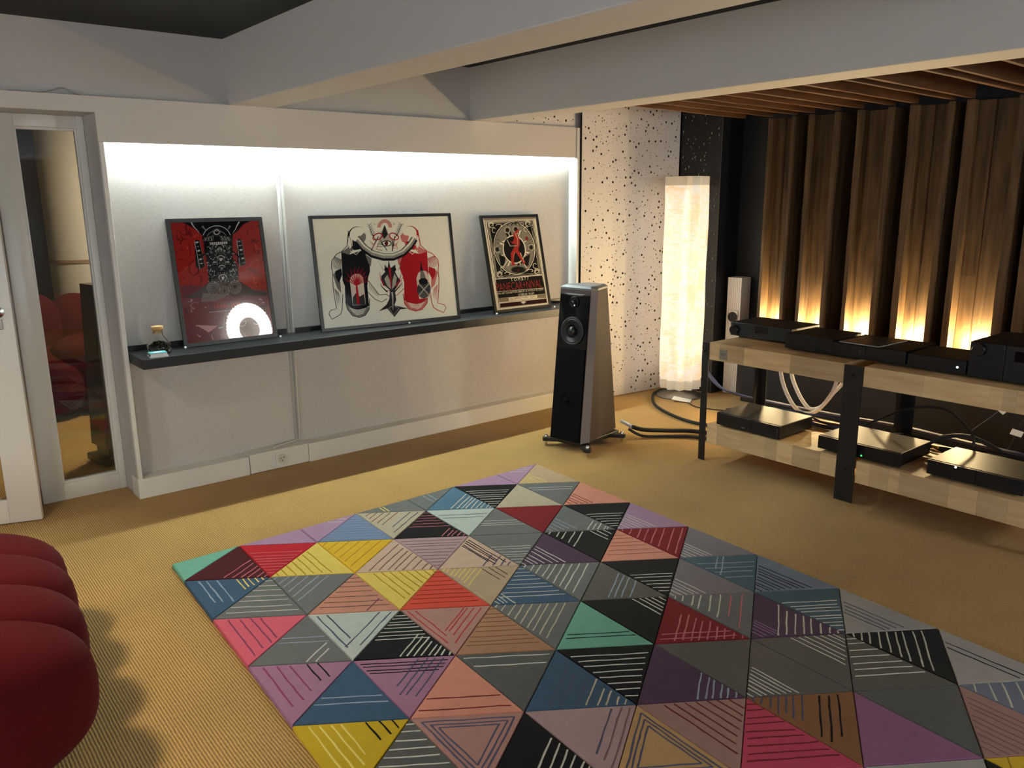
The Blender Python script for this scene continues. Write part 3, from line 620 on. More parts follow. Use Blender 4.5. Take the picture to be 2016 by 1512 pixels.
# cream poster with two facing figures
t, A, W, H = framed('framed_poster', 'large framed cream poster of a black and a red figure joined at the face', (.03, 2.193), (.112, 3.177), .10, .703, [(57, 158), (1703, 145), (1850, 1320), (260, 1480)], (250, 246, 226), .019, ARGLASS)
CRM, K, Rr, G2, G3, Rl = (250, 246, 226), (24, 25, 30), (186, 28, 40), (128, 124, 114), (186, 180, 164), (214, 128, 118)
A.poly([(120, 200), (1668, 185), (1812, 1290), (292, 1448)], CRM)
def figure(m, dark, mid, lightc):
    X = lambda x: x if m == 0 else None
    def T(p):
        if m == 0: return p
        x, y = p; return (1925-x+ (y-700)*.165, y-(0 if y < 600 else (y-600)*.10))
    P = lambda pts, c: A.poly([T(p) for p in pts], c)
    Ln = lambda pts, w_, c, w1=None: A.line([T(p) for p in pts], w_, c, w1)
    # arms
    P([(470, 580), (400, 600), (350, 670), (345, 730), (362, 800), (366, 900), (380, 1020), (420, 1220), (350, 1240), (335, 1270), (372, 1335), (470, 1290), (486, 1230), (490, 960), (480, 700)], lightc)
    Ln([(480, 560), (400, 598), (348, 670), (345, 740), (362, 810), (366, 910), (385, 1040), (422, 1215), (350, 1238), (335, 1275), (372, 1335), (440, 1300), (478, 1270), (488, 1215), (490, 1050)], 8, dark)
    for k in range(9): Ln([(385+k*9, 625+k*4), (356+k*12, 705+k*9), (372+k*11, 760+k*4)], 7, dark, 2)
    P([(366, 830), (392, 800), (440, 830), (462, 960), (470, 1040), (420, 980), (392, 900)], mid); P([(392, 790), (462, 760), (474, 830), (440, 930), (400, 860)], dark)
    for k in range(7): Ln([(392+k*8, 985+k*8), (432+k*6, 1190-k*9)], 6, mid, 2)
    # right arm towards the middle
    P([(772, 890), (850, 980), (925, 1060), (1000, 1055), (1010, 1090), (940, 1140), (860, 1110), (780, 1030)], lightc)
    Ln([(775, 895), (850, 985), (915, 1062), (1005, 1058)], 7, dark); Ln([(782, 1030), (870, 1112), (945, 1142), (1005, 1105)], 7, dark)
    for k in range(10): Ln([(790+k*12, 930+k*13), (800+k*12, 1020+k*8)], 4, dark, 1)
    # torso
    P([(455, 575), (560, 600), (700, 555), (745, 600), (790, 700), (798, 790), (778, 870), (772, 960), (800, 1180), (720, 1250), (600, 1235), (525, 1150), (510, 960), (482, 900), (470, 760)], dark)
    P([(735, 600), (812, 650), (805, 745), (770, 690)], mid)
    P([(525, 1150), (605, 1215), (705, 1230), (798, 1195), (806, 1110), (800, 1230), (760, 1290), (690, 1315), (610, 1295), (545, 1220)], mid)
    Ln([(524, 1140), (548, 1222), (612, 1296), (690, 1316), (762, 1290), (802, 1225), (804, 1100)], 8, dark)
    for k in range(5): Ln([(570+k*12, 1205+k*13), (660, 1235+k*13), (770-k*8, 1210+k*14)], 5, lightc)
    # neck and head
    P([(520, 430), (535, 520), (455, 575), (545, 604), (580, 560), (640, 500), (690, 560), (700, 470), (640, 400)], mid)
    Ln([(530, 330), (524, 440), (520, 505), (455, 572)], 8, dark); Ln([(560, 560), (630, 605), (690, 545)], 7, lightc)
    P([(575, 420), (625, 410), (690, 500), (665, 545), (600, 555), (570, 500)], dark)
    A.ell(*T((632, 385)), 104, 102, dark); A.ell(*T((640, 372)), 92, 84, lightc); A.ell(*T((690, 410)), 46, 60, mid); A.ell(*T((655, 345)), 52, 48, lightc)
    P([(540, 390), (575, 400), (585, 500), (555, 540), (528, 480)], lightc); Ln([(545, 395), (570, 470), (580, 545)], 5, dark)
    return T, P, Ln
T, P_, Ln_ = figure(0, K, G2, CRM)
P_([(566, 900), (580, 850), (625, 822), (680, 826), (716, 860), (728, 920), (760, 1170), (610, 1180)], (232, 214, 196))
P_([(608, 1090), (640, 1040), (690, 1080), (735, 1050), (758, 1170), (612, 1176)], (58, 56, 58)); Ln_([(675, 1165), (650, 980), (640, 900)], 34, Rr, 12)
for k in range(26):
    a = R(190+k*6.4); l1 = 110+30*math.sin(k*2.1); x, y = 645, 935
    Ln_([(x, y+20), (x+l1*.5*math.cos(a), y+l1*.55*math.sin(a)), (x+l1*1.15*math.cos(a+.1), y+l1*1.5*math.sin(a+.05))], 9, Rr, 3)
for k in range(9): Ln_([(630+k*14, 1215), (655+k*12, 1185)], 5, K)
T, P_, Ln_ = figure(1, Rr, Rl, CRM)
A.poly([(1335, 880), (1355, 815), (1400, 785), (1450, 800), (1478, 860), (1505, 1090), (1375, 1110)], (232, 214, 196))
A.poly([(1375, 790), (1383, 665), (1398, 760), (1412, 790)], K); A.poly([(1378, 790), (1412, 790), (1455, 900), (1380, 900)], G2)
A.ell(1425, 1000, 78, 100, (70, 68, 70)); A.ell(1415, 910, 52, 36, K); A.line([(1365, 940), (1425, 1000), (1490, 1070)], 12, G3); A.line([(1485, 935), (1425, 1000), (1370, 1070)], 12, G3)
for k in range(5): A.arc(1427, 1010, 70-k*11, 88-k*14, 4, G2, 20, 160)
# the joined trunk
c = [(640, 440), (720, 530), (820, 600), (950, 635), (1060, 635), (1170, 590), (1250, 510), (1300, 430)]
A.line(c, 84, K); A.line([(x, y-12) for x, y in c], 52, G3); A.line([(x, y-26) for x, y in c], 14, CRM)
for i in range(44):
    f_ = i/43*(len(c)-1); j = min(int(f_), len(c)-2); q = f_-j; x = c[j][0]+(c[j+1][0]-c[j][0])*q; y = c[j][1]+(c[j+1][1]-c[j][1])*q
    A.line([(x, y-5), (x+(x-960)*.03, y+32)], 5, K, 3)
# emblem at the top
A.arc(950, 300, 66, 74, 40, (212, 150, 136), 180, 360)
A.poly([(948, 265), (985, 345), (1090, 520), (870, 520), (915, 345)], G3); A.poly([(950, 268), (990, 380), (950, 430), (915, 380)], (40, 40, 42))
A.line([(870, 500), (1080, 520)], 9, CRM); A.ell(978, 480, 58, 34, K); A.ell(978, 480, 48, 24, CRM); A.ell(976, 480, 22, 24, (120, 24, 32)); A.ell(976, 480, 9, 10, K)
for s_, x in ((-1, 872), (1, 1062)):
    A.arc(x, 402, 56, 34, 12, Rr, rot=-25*s_*-1)
    A.line([(x+s_*-10, 400), (x+s_*70, 560)] if s_ < 0 else [(x+10, 400), (x-15, 570)], 10, (70, 24, 30))
for s_, x in ((-1, 800), (1, 1110)):
    A.line([(x-s_*50, 440), (x, 360), (x+s_*35, 262)], 7, K, 3)
    for k in range(6): A.line([(x-s_*20+s_*k*9, 395-k*24), (x-s_*20+s_*k*9+s_*34, 370-k*22)], 6, K, 2); A.line([(x-s_*20+s_*k*9, 395-k*24), (x-s_*20+s_*k*9-s_*20, 350-k*22)], 6, K, 2)
    for k in range(5): A.line([(x-s_*40, 500), (x+s_*(20-k*8), 440+k*22)], 5, Rl, 2)
A.line([(905, 440), (985, 560)], 8, K); A.line([(880, 480), (865, 545), (930, 560)], 6, Rr); A.line([(1050, 440), (1048, 565)], 8, K); A.line([(1085, 480), (1110, 540), (1060, 530)], 6, Rr)
# dragon-like ornament in the middle
A.poly([(1010, 665), (1032, 760), (1090, 720), (1085, 800), (1120, 860), (1150, 900), (1120, 960), (1090, 1010), (1110, 1120), (1090, 1180), (1250, 1215), (1160, 1225), (1095, 1310), (1050, 1260), (1010, 1215), (915, 1245), (1000, 1170), (1030, 1110), (1035, 1010), (975, 960), (935, 900), (930, 850), (975, 800), (960, 720), (1000, 760)], (52, 50, 52))
A.poly([(965, 880), (1000, 830), (1030, 900), (1045, 1000), (1000, 960)], G3); A.poly([(1110, 870), (1080, 820), (1060, 900), (1055, 1000), (1100, 950)], G3)
A.line([(1020, 750), (1035, 850), (1040, 920), (1048, 990)], 24, Rr, 8); A.line([(1060, 1030), (1070, 1100), (1075, 1230)], 22, G3, 6)
for s_ in (-1, 1):
    A.line([(1035+s_*70, 960), (1035+s_*110, 880), (1035+s_*128, 800)], 16, Rr, 2); A.line([(1035+s_*85, 780), (1035+s_*140, 690)], 5, G2, 2); A.ell(1030+s_*48, 775, 20, 24, K); A.line([(1045+s_*40, 1030), (1040+s_*100, 970), (1045+s_*125, 930)], 14, K, 3)
    A.line([(1080+s_*20, 1190), (1085+s_*60, 1210), (1088, 1290)], 8, G3, 3)
for x, b in ((832, 'W'), (1062, 'F')): A.text(b, x, 262, 22, 22, (196, 140, 128))
A.done()

# narrow exhibition poster
t, A, W, H = framed('framed_poster', 'framed ornamental exhibition poster with a red dancing figure, nearest the loudspeaker', (.118, 3.472), (.114, 4.008), .155, .69, [(143, 185), (850, 167), (993, 1300), (305, 1385)], (240, 233, 212), .02, ARGLASS)
CR2, KK, DG, RB, WN = (240, 233, 212), (20, 20, 22), (112, 108, 100), (178, 52, 44), (88, 22, 30)
A.poly([(190, 225), (825, 205), (975, 1280), (345, 1355)], CR2); A.poly([(190, 212), (822, 195), (826, 222), (193, 245)], (150, 134, 120))
A.line([(205, 255), (800, 232), (940, 1250), (365, 1318), (205, 255)], 6, KK)
A.poly([(225, 265), (790, 240), (885, 905), (325, 960)], KK)
for q in (0, 1): A.line([(238+q*14, 270+q*12), (780-q*14, 246+q*12), (872-q*14, 900-q*14), (334+q*10, 948-q*14), (238+q*14, 270+q*12)], 4, CR2)
A.ell(558, 585, 252, 325, CR2, rot=-7, n=44); A.ell(558, 585, 244, 316, KK, rot=-7, n=44); A.ell(558, 585, 238, 308, (140, 136, 124), rot=-7, n=44)
for cx, cy in ((285, 295), (735, 280), (380, 905), (835, 870)):
    for k in range(4): A.arc(cx, cy, 38-k*8, 38-k*8, 5, CR2, k*60+40, k*60+280)
    A.arc(cx+(30 if cx < 500 else -30), cy+(70 if cy < 500 else -70), 22, 30, 6, CR2, 60, 330); A.arc(cx+(90 if cx < 500 else -90), cy+(10 if cy < 500 else -10), 34, 16, 6, CR2, 160, 420)
for a in range(0, 360, 45):
    x, y = 558+170*math.cos(R(a+20)), 585+220*math.sin(R(a+20)); A.poly([(558, 585), (x-34, y+20), (x, y), (x+34, y-20)], KK if a % 90 else CR2); A.line([(558, 585), (x, y)], 10, CR2 if a % 90 else KK)
A.ell(558, 600, 130, 165, KK, rot=-7); A.arc(558, 600, 136, 170, 14, CR2, rot=-7)
for x, y in ((350, 600), (765, 575), (478, 362), (580, 352)): A.ell(x, y, 38, 42, DG); A.arc(x, y, 34, 38, 5, CR2); A.ell(x, y, 18, 22, KK)
for s_ in (-1, 1):
    for k in range(6): A.line([(558+s_*(215-k*5), 480+k*44), (558+s_*(180-k*5), 488+k*42)], 6, KK)
    A.poly([(558+s_*110, 700), (558+s_*190, 660), (558+s_*170, 790), (558+s_*130, 820)], KK); A.line([(558+s_*90, 740), (558+s_*150, 830)], 10, CR2)
    A.arc(558+s_*25, 330, 60, 60, 10, KK, 200, 340)
A.poly([(560, 395), (590, 365), (622, 345), (612, 385), (592, 405), (622, 470), (628, 540), (606, 590), (612, 620), (690, 760), (672, 786), (580, 640), (556, 650), (548, 760), (572, 790), (520, 800), (512, 650), (556, 575), (560, 530), (500, 540), (488, 500), (540, 510), (560, 460), (545, 425)], RB)
A.poly([(470, 460), (500, 500), (560, 545), (600, 540), (520, 590), (440, 570), (430, 520)], KK); A.line([(470, 480), (510, 560), (590, 555)], 7, CR2); A.line([(572, 400), (600, 470), (600, 560)], 6, CR2, 2); A.line([(560, 640), (540, 720)], 6, (226, 170, 150), 2); A.line([(630, 640), (676, 760)], 7, CR2, 3); A.ell(712, 468, 18, 26, (150, 44, 40))
A.ell(602, 850, 92, 44, KK); A.arc(602, 850, 84, 38, 4, DG); A.ell(602, 855, 12, 16, WN)
A.poly([(322, 968), (888, 918), (925, 1140), (352, 1195)], KK); A.line([(322, 966), (888, 916)], 5, CR2); A.line([(345, 1118), (905, 1070)], 4, CR2)
A.poly([(352, 1195), (922, 1142), (935, 1190), (362, 1248)], (146, 134, 108)); A.poly([(462, 1190), (832, 1155), (840, 1195), (472, 1232)], CR2)
for x, y in ((465, 1200), (826, 1166)):
    A.poly([(x, y-12), (x+18, y), (x, y+4)], KK); A.poly([(x, y+8), (x+18, y+14), (x, y+28)], KK)
A.poly([(368, 1262), (928, 1200), (940, 1248), (372, 1312)], (52, 16, 24)); A.poly([(610, 1240), (655, 1222), (698, 1238), (655, 1276)], DG); A.poly([(625, 1242), (655, 1230), (684, 1240), (655, 1262)], CR2)
A.text('T O M B 7 7', 616, 962, 40, 215, CR2, rot=.1)
A.text('PANECAR+NIVAL', 612, 1040, 96, 540, (150, 50, 48), rot=.095)
A.text('AN ART EXHIBITION ABOUT A WORLD IN CRISIS', 630, 1113, 24, 545, CR2, rot=.09)
A.text('OCTOBER 2ND   7:30-10PM', 690, 1146, 26, 190, CR2, rot=.09)
A.text('DJS: SHEPARD FAIREY / KUFU', 648, 1193, 30, 300, (120, 74, 24), rot=.09)
A.done()
# stopper pins in front of the frames
PIN = mat('pin_white', (240, 238, 230), .3)
for x, y, lb in ((.035, 1.372, "small white stopper pin at the red poster's left corner"), (.030, 1.925, "small white stopper pin at the red poster's right corner"), (.095, 2.78, 'small white stopper pin in front of the large cream poster'), (.148, 3.463, "small white stopper pin at the exhibition poster's left corner"), (.144, 4.008, "small white stopper pin at the exhibition poster's right corner")):
    tag(MB().lathe([(0, 0), (.004, 0), (.004, .004), (.007, .006), (.007, .01), (.004, .013), (0, .0135)], (x, y, SZ+.0005), 12, cap=False).build('stopper_pin', PIN, smooth=True), lb, 'pin', 'stopper pins on the shelf')

# glass flask with cork, and the card box
fk = thing('glass_flask', 'round glass flask with a cork stopper and dark leaves inside, on the shelf', 'flask', (.075, 1.225, SZ+.0008))
gl = MB().lathe([(0, 0), (.045, 0), (.058, .008), (.064, .028), (.058, .05), (.034, .085), (.025, .1), (.0245, .125), (.027, .128), (.0225, .128), (.022, .1), (.031, .085), (.055, .05), (.061, .028), (.055, .01), (.044, .004), (0, .004)], n=36, cap=False)
gm = mat('flask_glass', (250, 250, 245), .02); gm.node_tree.nodes['Principled BSDF'].inputs['Transmission Weight'].default_value = 1.0; gm.node_tree.nodes['Principled BSDF'].inputs['IOR'].default_value = 1.3
gl.build('glass_body', gm, fk, smooth=True)
lf = MB(); rq = random.Random(3)
for i in range(240):
    a = rq.uniform(0, 6.28); h_ = rq.uniform(.008, .062); rr = (.05 if h_ < .04 else .05-(h_-.04)*1.0)*math.sqrt(rq.random()); p = Vector((rr*math.cos(a), rr*math.sin(a), h_)); u_ = Vector((rq.uniform(-1, 1), rq.uniform(-1, 1), rq.uniform(-1, 1))).normalized(); v_ = u_.orthogonal().normalized()
    lf.add([p-u_*.009, p+v_*.005, p+u_*.009, p-v_*.005], [(0, 1, 2, 3)])
tag(lf.build('dried_leaves', mat('dark_leaves', (40, 42, 20), .7, noise=.5, nscale=(90, 90, 90)), fk, fix=False), kind='stuff')
MB().lathe([(0, .110), (.0222, .110), (.0238, .129), (.030, .131), (.031, .142), (.029, .146), (0, .146)], n=28, cap=False).build('cork', mat('cork', (196, 158, 104), .85, noise=.25, nscale=(300, 300, 300)), fk, smooth=True)
cb = thing('card_box', 'small clear box of turquoise cards at the left end of the shelf', 'card box', (.165, 1.19, SZ+.0008), R(-4))
MB().rbox(-.036, .036, -.046, .046, 0, .010, .002).build('tray', mat('clear_plastic', (220, 222, 222), .2, coat=.3), cb)
for k in range(4): MB().box(-.031, .031, -.041, .041, .010+k*.0035, .0132+k*.0035).build('card', mat('turquoise_card' if k == 3 else 'white_card', (96, 178, 184) if k == 3 else (226, 226, 222), .5), cb)
MB().box(-.012, .004, -.024, .02, .0237, .0240).box(.008, .013, -.018, .012, .0237, .0240).build('card_print', mat('white_card'), cb)
MB().rbox(-.036, -.033, -.046, .046, .010, .027, .001).rbox(-.033, .036, -.046, -.043, .010, .020, .001).build('tray_wall', glassmat('clear_side', (.92, .95, .95), 1.0, 1.5), cb)

# wall socket, small leads
ws = thing('wall_socket', 'white round wall socket set in the baseboard', 'socket', (.004, 1.888, .064))
MB().rbox(0, .006, -.041, .041, -.041, .041, .003).build('cover_plate', WHITEG, ws)
MB().lathe([(.028, .006), (.028, .010), (.025, .010), (.022, .0065), (0, .0065)], n=28, axis='x', cap=False).build('socket_ring', mat('socket_ivory', (206, 200, 184), .35), ws, smooth=True)
for y, z in ((-.009, .001), (.009, .006), (0, -.012)): MB().lathe([(0, .0066), (.0035, .0066), (.0035, .0072), (0, .0072)], (0, y, z), 10, 'x', cap=False).build('contact_hole', RUBBER, ws)
lead = MB().tube([(-.092, 2.06, 1.2), (-.092, 2.057, .5), (-.092, 2.055, .16), (-.080, 2.03, .135), (-.05, 1.93, .134), (-.03, 1.865, .132), (-.025, 1.85, .124)], .0045).build('white_lead', mat('white_lead', (205, 198, 190), .4), smooth=True)
tag(lead, 'thin white lead running down the panel joint to the baseboard', 'cable')
tag(MB().tube([(-.018, .70, 2.1145), (-.018, .82, 2.1145), (-.014, .88, 2.125), (-.012, .93, 2.142), (-.014, .97, 2.125), (-.018, 1.01, 2.1145)], .0025).build('loose_wire', mat('grey_wire', (150, 146, 142), .5), smooth=True), 'loop of thin grey wire on the ledge above the glass pane', 'cable')

# ------------------------------------------------------------ main loudspeaker
sk = thing('loudspeaker', 'tall black and grey loudspeaker on a spiked plinth beside the shelf', 'speaker', (.8675, 3.4475, 0), R(8))
GREYL = mat('warm_grey_lacquer', (78, 68, 64), .6, spec=.12); GREYC = mat('light_grey_lacquer', (122, 116, 120), .55, spec=.2)
ZB, ZT = .062, 1.035
def ring(z, f):   # plan outline at height fraction f
    L_ = lambda a, b: a+(b-a)*f
    return [(-L_(.125, .122), L_(0, .10), z), (L_(.125, .122), L_(0, .10), z), (L_(.143, .134), L_(.074, .155), z), (L_(.068, .078), L_(.466, .33), z), (-L_(.068, .078), L_(.466, .33), z), (-L_(.143, .134), L_(.074, .155), z)]
lo, hi = ring(ZB, 0), ring(ZT, 1)
MB().add(lo+hi, [(5, 4, 3, 2, 1, 0), (6, 7, 8, 9, 10, 11), (2, 3, 9, 8), (3, 4, 10, 9), (4, 5, 11, 10), (0, 1, 7, 6)]).build('cabinet', GREYL, sk)
ch = MB(); ch.add([lo[1], lo[2], hi[2], hi[1]], [(0, 1, 2, 3)]); ch.add([lo[5], lo[0], hi[0], hi[5]], [(0, 1, 2, 3)])
ch.v = [tuple(Vector(v)+Vector((math.copysign(.0006, v[0]), -.0006, 0))) for v in ch.v]; ch.build('chamfer', GREYC, sk)
tc_ = [Vector(p) for p in hi]; c0 = sum(tc_, Vector())/6
MB().add([p for p in tc_]+[c0+(p-c0)*1.02+Vector((0, 0, .012)) for p in tc_]+[c0+(p-c0)*.86+Vector((0, 0, .026)) for p in tc_], [(i, (i+1) % 6, 6+(i+1) % 6, 6+i) for i in range(6)]+[(6+i, 6+(i+1) % 6, 12+(i+1) % 6, 12+i) for i in range(6)]+[tuple(range(12, 18))]).build('top_cap', mat('grey_cap', (118, 120, 122), .4, metal=.2), sk)
ny = Vector((0, -.973, .0)); sl = (ZT-ZB); nf = Vector((0, -sl, .10)).normalized()
def bf(x, z, off=0):   # point on the sloping baffle
    f = (z-ZB)/sl; return Vector((x, .10*f, z))+nf*off
bq = MB(); bq.prism([bf(-.120, ZB+.004), bf(.120, ZB+.004), bf(.117, ZT-.03), (0, bf(0, ZT).y+.0, ZT-.042), bf(-.117, ZT-.03)], nf*.006); baf = bq.build('baffle', BLACKG, sk)
MB().prism([bf(-.117, ZB+.006, .0062), bf(.117, ZB+.006, .0062), bf(.115, .665, .0062), bf(-.115, .665, .0062)], nf*.004).build('grille', mat('black_grille', (11, 11, 12), .9, bump=.3, bscale=(400, 30, 30), spec=.1), sk)
MB().prism([bf(-.085, ZT-.024, .001), bf(.085, ZT-.024, .001), bf(.05, ZT-.032, .001), bf(-.05, ZT-.032, .001)], nf*.004).build('light_slot', mat('silver_slot', (190, 190, 190), .3, metal=.8), sk)
def driver(z, r, name, cone, depth=.03, ringm=RUBBER):
    o = bf(0, z, .008); ex = Vector((1, 0, 0)); ez = nf; ey = ez.cross(ex)
    def lat(prof, n=32):
        m = MB(); m.lathe(prof, n=n, cap=False); m.v = [tuple(o+ex*v[0]+ey*v[1]+ez*v[2]) for v in m.v]; return m
    d_ = lat([(r*1.16, -.002), (r*1.16, .003), (r*1.05, .005), (r*.98, .002), (r*.9, .006), (r*.82, .002)]).build(name, ringm, sk, smooth=True)
    lat([(r*.82, .002), (r*.55, -.004), (r*.36, -.006)]).build('cone', cone, d_, smooth=True)
    lat([(r*.36, -.006), (r*.34, .010), (r*.2, .018), (0, .020)]).build('dust_cap', cone, d_, smooth=True)
CONE = mat('driver_cone', (34, 34, 36), .3, metal=.3)
driver(.775, .079, 'woofer', CONE); driver(.958, .03, 'tweeter', mat('tweeter_dome', (60, 62, 64), .2, metal=.5)); driver(.33, .05, 'port_ring', mat('black_grille'), ringm=mat('black_grille'))
MB().rbox(-.115, .115, .03, .44, .03, ZB, .006).build('plinth', BLACKM, sk)
for x, y in ((-.162, .0), (.205, -.028), (.178, .385), (-.178, .385)):
    fx, fy = (.09 if x > 0 else -.09), (.07 if y < .2 else .36)
    dv = Vector((x-fx, y-fy, 0)).normalized(); pv = Vector((-dv.y, dv.x, 0))*.024
    a, b_ = Vector((fx, fy, .032)), Vector((x, y, .034))
    arm = MB().prism([a-pv*1.5, b_-pv, b_-pv*.6+dv*.022, b_+pv*.6+dv*.022, b_+pv, a+pv*1.5], (0, 0, .022)).build('outrigger_foot', BLACKM, sk)
    MB().lathe([(0, 0), (.004, .002), (.009, .016), (.009, .034), (.006, .036), (.006, .056), (.013, .058), (.013, .070), (.009, .076), (0, .077)], (x, y, 0), 16, cap=False).build('spike', CHROME, arm, smooth=True)

# ------------------------------------------------------------ rack bench
rk = thing('rack_bench', 'long beech and black steel equipment rack in front of the timber wall', 'rack', (1.545, 3.965, 0))
BL = 1.945
def slab(z0, z1, xa, xb, seed):
    rq = random.Random(seed); rows = 6; dy = .615/rows
    for r_ in range(rows):
        x = xa
        while x < xb-.001:
            ln = rq.choice((.055, .075, .1, .13, .17, .24, .3)); x2 = min(x+ln, xb)
            if xb-x2 < .04: x2 = xb
            MB().box(x+.0003, x2-.0003, r_*dy+.0003, (r_+1)*dy-.0003, z0, z1).build('stave', BEECH, rk); x = x2
slab(.640, .745, .042, .905, 1); slab(.640, .745, 1.013, BL-.045, 2); slab(.118, .238, .05, .903, 3); slab(.118, .238, 1.015, BL-.05, 4)
def leg(x0, x1, y0, y1, cx, side):
    m = MB().box(x0, x1, y0, y1, 0, .742); m.box(cx-.0039, cx+.0039, y1-.001 if side < .3 else side, side if side < .3 else y0+.001, .0005, .7415)
    l = m.build('leg', BLACKM, rk)
    for z in (.69, .18): MB().lathe([(0, 0), (.007, 0), (.007, -.003), (0, -.004)], ((x0+x1)/2, y0 if y0 < .3 else y1, z), 10, 'y', cap=False).build('bolt', BLACKG, l)
leg(-.004, .041, -.006, 0, .0, .03); leg(.908, 1.010, -.006, 0, .959, .008); leg(BL-.041, BL+.004, -.006, 0, BL, .03)
leg(-.004, .046, .616, .622, .0, .55); leg(.905, 1.013, .616, .622, .959, .55); leg(BL-.046, BL+.004, .616, .622, BL, .55)
MB().rbox(.115, .172, -.0015, 0, .652, .712, .001).build('maker_plate', mat('grey_plate', (150, 142, 132), .4, metal=.4), rk)
MB().box(.125, .160, -.0021, -.0015, .684, .688).box(.130, .156, -.0021, -.0015, .676, .679).build('plate_print', mat('plate_ink', (92, 86, 80), .5), rk)

def device(label, x0, x1, y0, y1, z0, h, seams=(), knob=None, disp=None, led=None, ledc=(.6, .85, 1), name='hifi_unit', dark=ANOD, top=ANODT, logo=None, buttons=None):
    t = thing(name, label, 'audio unit', ((x0+x1)/2, y0, z0)); W_ = (x1-x0)/2; D = y1-y0
    MB().rbox(-W_+.002, W_-.002, .012, D, .012, h, .004).build('case', top, t)
    xs = [-W_]+[s-(x0+x1)/2 for s in seams]+[W_]
    for a, b in zip(xs[:-1], xs[1:]): MB().rbox(a+.0008, b-.0008, 0, .014, .008, h-.002, .0025).build('front_panel', dark, t)
    for x in (-W_+.05, W_-.05):
        for y in (.06, D-.06): MB().lathe([(0, 0), (.018, 0), (.018, .012), (0, .012)], (x, y, 0), 14, cap=False).build('foot', RUBBER, t)
    c = (x0+x1)/2
    if knob: MB().lathe([(0, -.024), (knob[2]*.92, -.024), (knob[2], -.02), (knob[2], 0)], (knob[0]-c, .0, knob[1]-z0), 32, 'y', cap=False).build('knob', mat('black_knob', (14, 14, 15), .3), t, smooth=True)
    if disp: MB().rbox(disp[0]-c, disp[1]-c, -.001, .002, disp[2]-z0, disp[3]-z0, .0008).build('display', BLACKG, t)
    if led: MB().lathe([(0, -.0022), (.005, -.002), (.005, .002)], (led[0]-c, 0, led[1]-z0), 12, 'y', cap=False).build('indicator_light', emat('led_%g_%g' % (ledc[0], ledc[1]), ledc, 6 if ledc[0] > .3 else 1.0), t)
    if logo: MB().box(logo[0]-c-.011, logo[0]-c+.011, -.0006, .002, logo[1]-z0-.0022, logo[1]-z0+.0022).build('logo_mark', mat('logo_grey', (150, 150, 150), .4), t)
    if buttons:
        for k in range(buttons[2]): MB().lathe([(0, -.002), (.0035, -.002), (.0035, .001)], (buttons[0]-c, 0, buttons[1]-z0+k*.012), 10, 'y', cap=False).build('button', mat('button_grey', (96, 96, 96), .4, metal=.6), t)
    return t
TP = .7455
device('black amplifier with a large round knob on the corner end of the rack top', 1.533, 1.962, 4.24, 4.545, TP, .093, (1.699,), (1.570, .79, .031), (1.712, 1.80, .785, .828), buttons=(1.905, .768, 1), dark=mat('dark_grey_anodised', (54, 55, 57), .36, metal=.3))
device('narrow black hi-fi box on the rack top between the knobbed amplifier and the magazine', 2.008, 2.296, 4.10, 4.42, TP, .094, (2.2,))
device('black hi-fi box on the rack top with a magazine lying on it', 2.302, 2.705, 4.088, 4.44, TP, .083, (2.492,), buttons=(2.463, .785, 2))
device('low black hi-fi box with a small blue light on the rack top', 2.715, 2.996, 4.085, 4.40, TP, .078, (), led=(2.957, .787))
device('tall black amplifier with a round knob at the right of the rack top', 3.004, 3.434, 4.08, 4.50, TP, .178, (3.16,), (3.05, .888, .03), (3.20, 3.29, .85, .90))
LO = .2385
device('black streamer box on the left of the lower rack shelf', 1.655, 2.093, 3.975, 4.318, LO, .085, (1.90,), logo=(1.846, .262), buttons=(2.074, .262, 4))
device('black hi-fi box with a green light on the lower shelf behind the middle leg', 2.315, 2.772, 3.998, 4.338, LO, .082, (), led=(2.567, .262), ledc=(.1, 1, .25))
device('black hi-fi box at the right end of the lower rack shelf', 2.893, 3.33, 4.02, 4.335, LO, .082, (3.12,), led=(3.028, .312), ledc=(.9, .95, 1))
mg = thing('magazine', 'dark glossy magazine lying on the hi-fi box', 'magazine', (2.452, 4.245, TP+.0835), R(-2))
MB().rbox(-.112, .112, -.148, .148, 0, .004, .001).build('pages', mat('page_edges', (190, 186, 178), .6), mg)
MB().box(-.112, .112, -.148, .148, .004, .0048).build('cover', mat('dark_cover', (52, 48, 44), .25, noise=.6, nscale=(14, 9, 9)), mg)

# ------------------------------------------------------------ cables
def cable(pts, r, m, label, name='cable', cat='cable', group=None):
    return tag(MB().tube(pts, r).build(name, m, smooth=True), label, cat, group)
cable([(1.63, 4.63, .70), (1.655, 4.64, .48), (1.70, 4.64, .36), (1.775, 4.64, .262), (1.85, 4.64, .236), (1.93, 4.64, .268), (2.0, 4.64, .36), (2.045, 4.64, .47), (2.07, 4.63, .69)], .0125, CABLEW, 'thick white hose hanging in a loop under the rack, front one', 'white_hose')
cable([(1.69, 4.67, .70), (1.712, 4.675, .48), (1.76, 4.675, .37), (1.825, 4.675, .285), (1.88, 4.675, .263), (1.945, 4.675, .297), (2.01, 4.675, .39), (2.075, 4.675, .49), (2.10, 4.67, .69)], .0125, CABLEW, 'thick white hose hanging in a loop under the rack, rear one', 'white_hose')
cable([(.845, 4.0, .088), (.90, 3.992, .084), (.955, 3.99, .074)], .013, mat('silver_plug', (206, 204, 200), .3, metal=.3), 'silver plug housing behind the tall loudspeaker', 'cable_plug', 'plug')
cable([(.957, 3.99, .074), (1.0, 4.06, .05), (1.08, 4.22, .03), (1.2, 4.36, .025), (1.42, 4.43, .02), (1.7, 4.45, .02)], .015, RUBBER, 'thick black speaker cable on the carpet from the tall loudspeaker to the rack', 'speaker_cable')
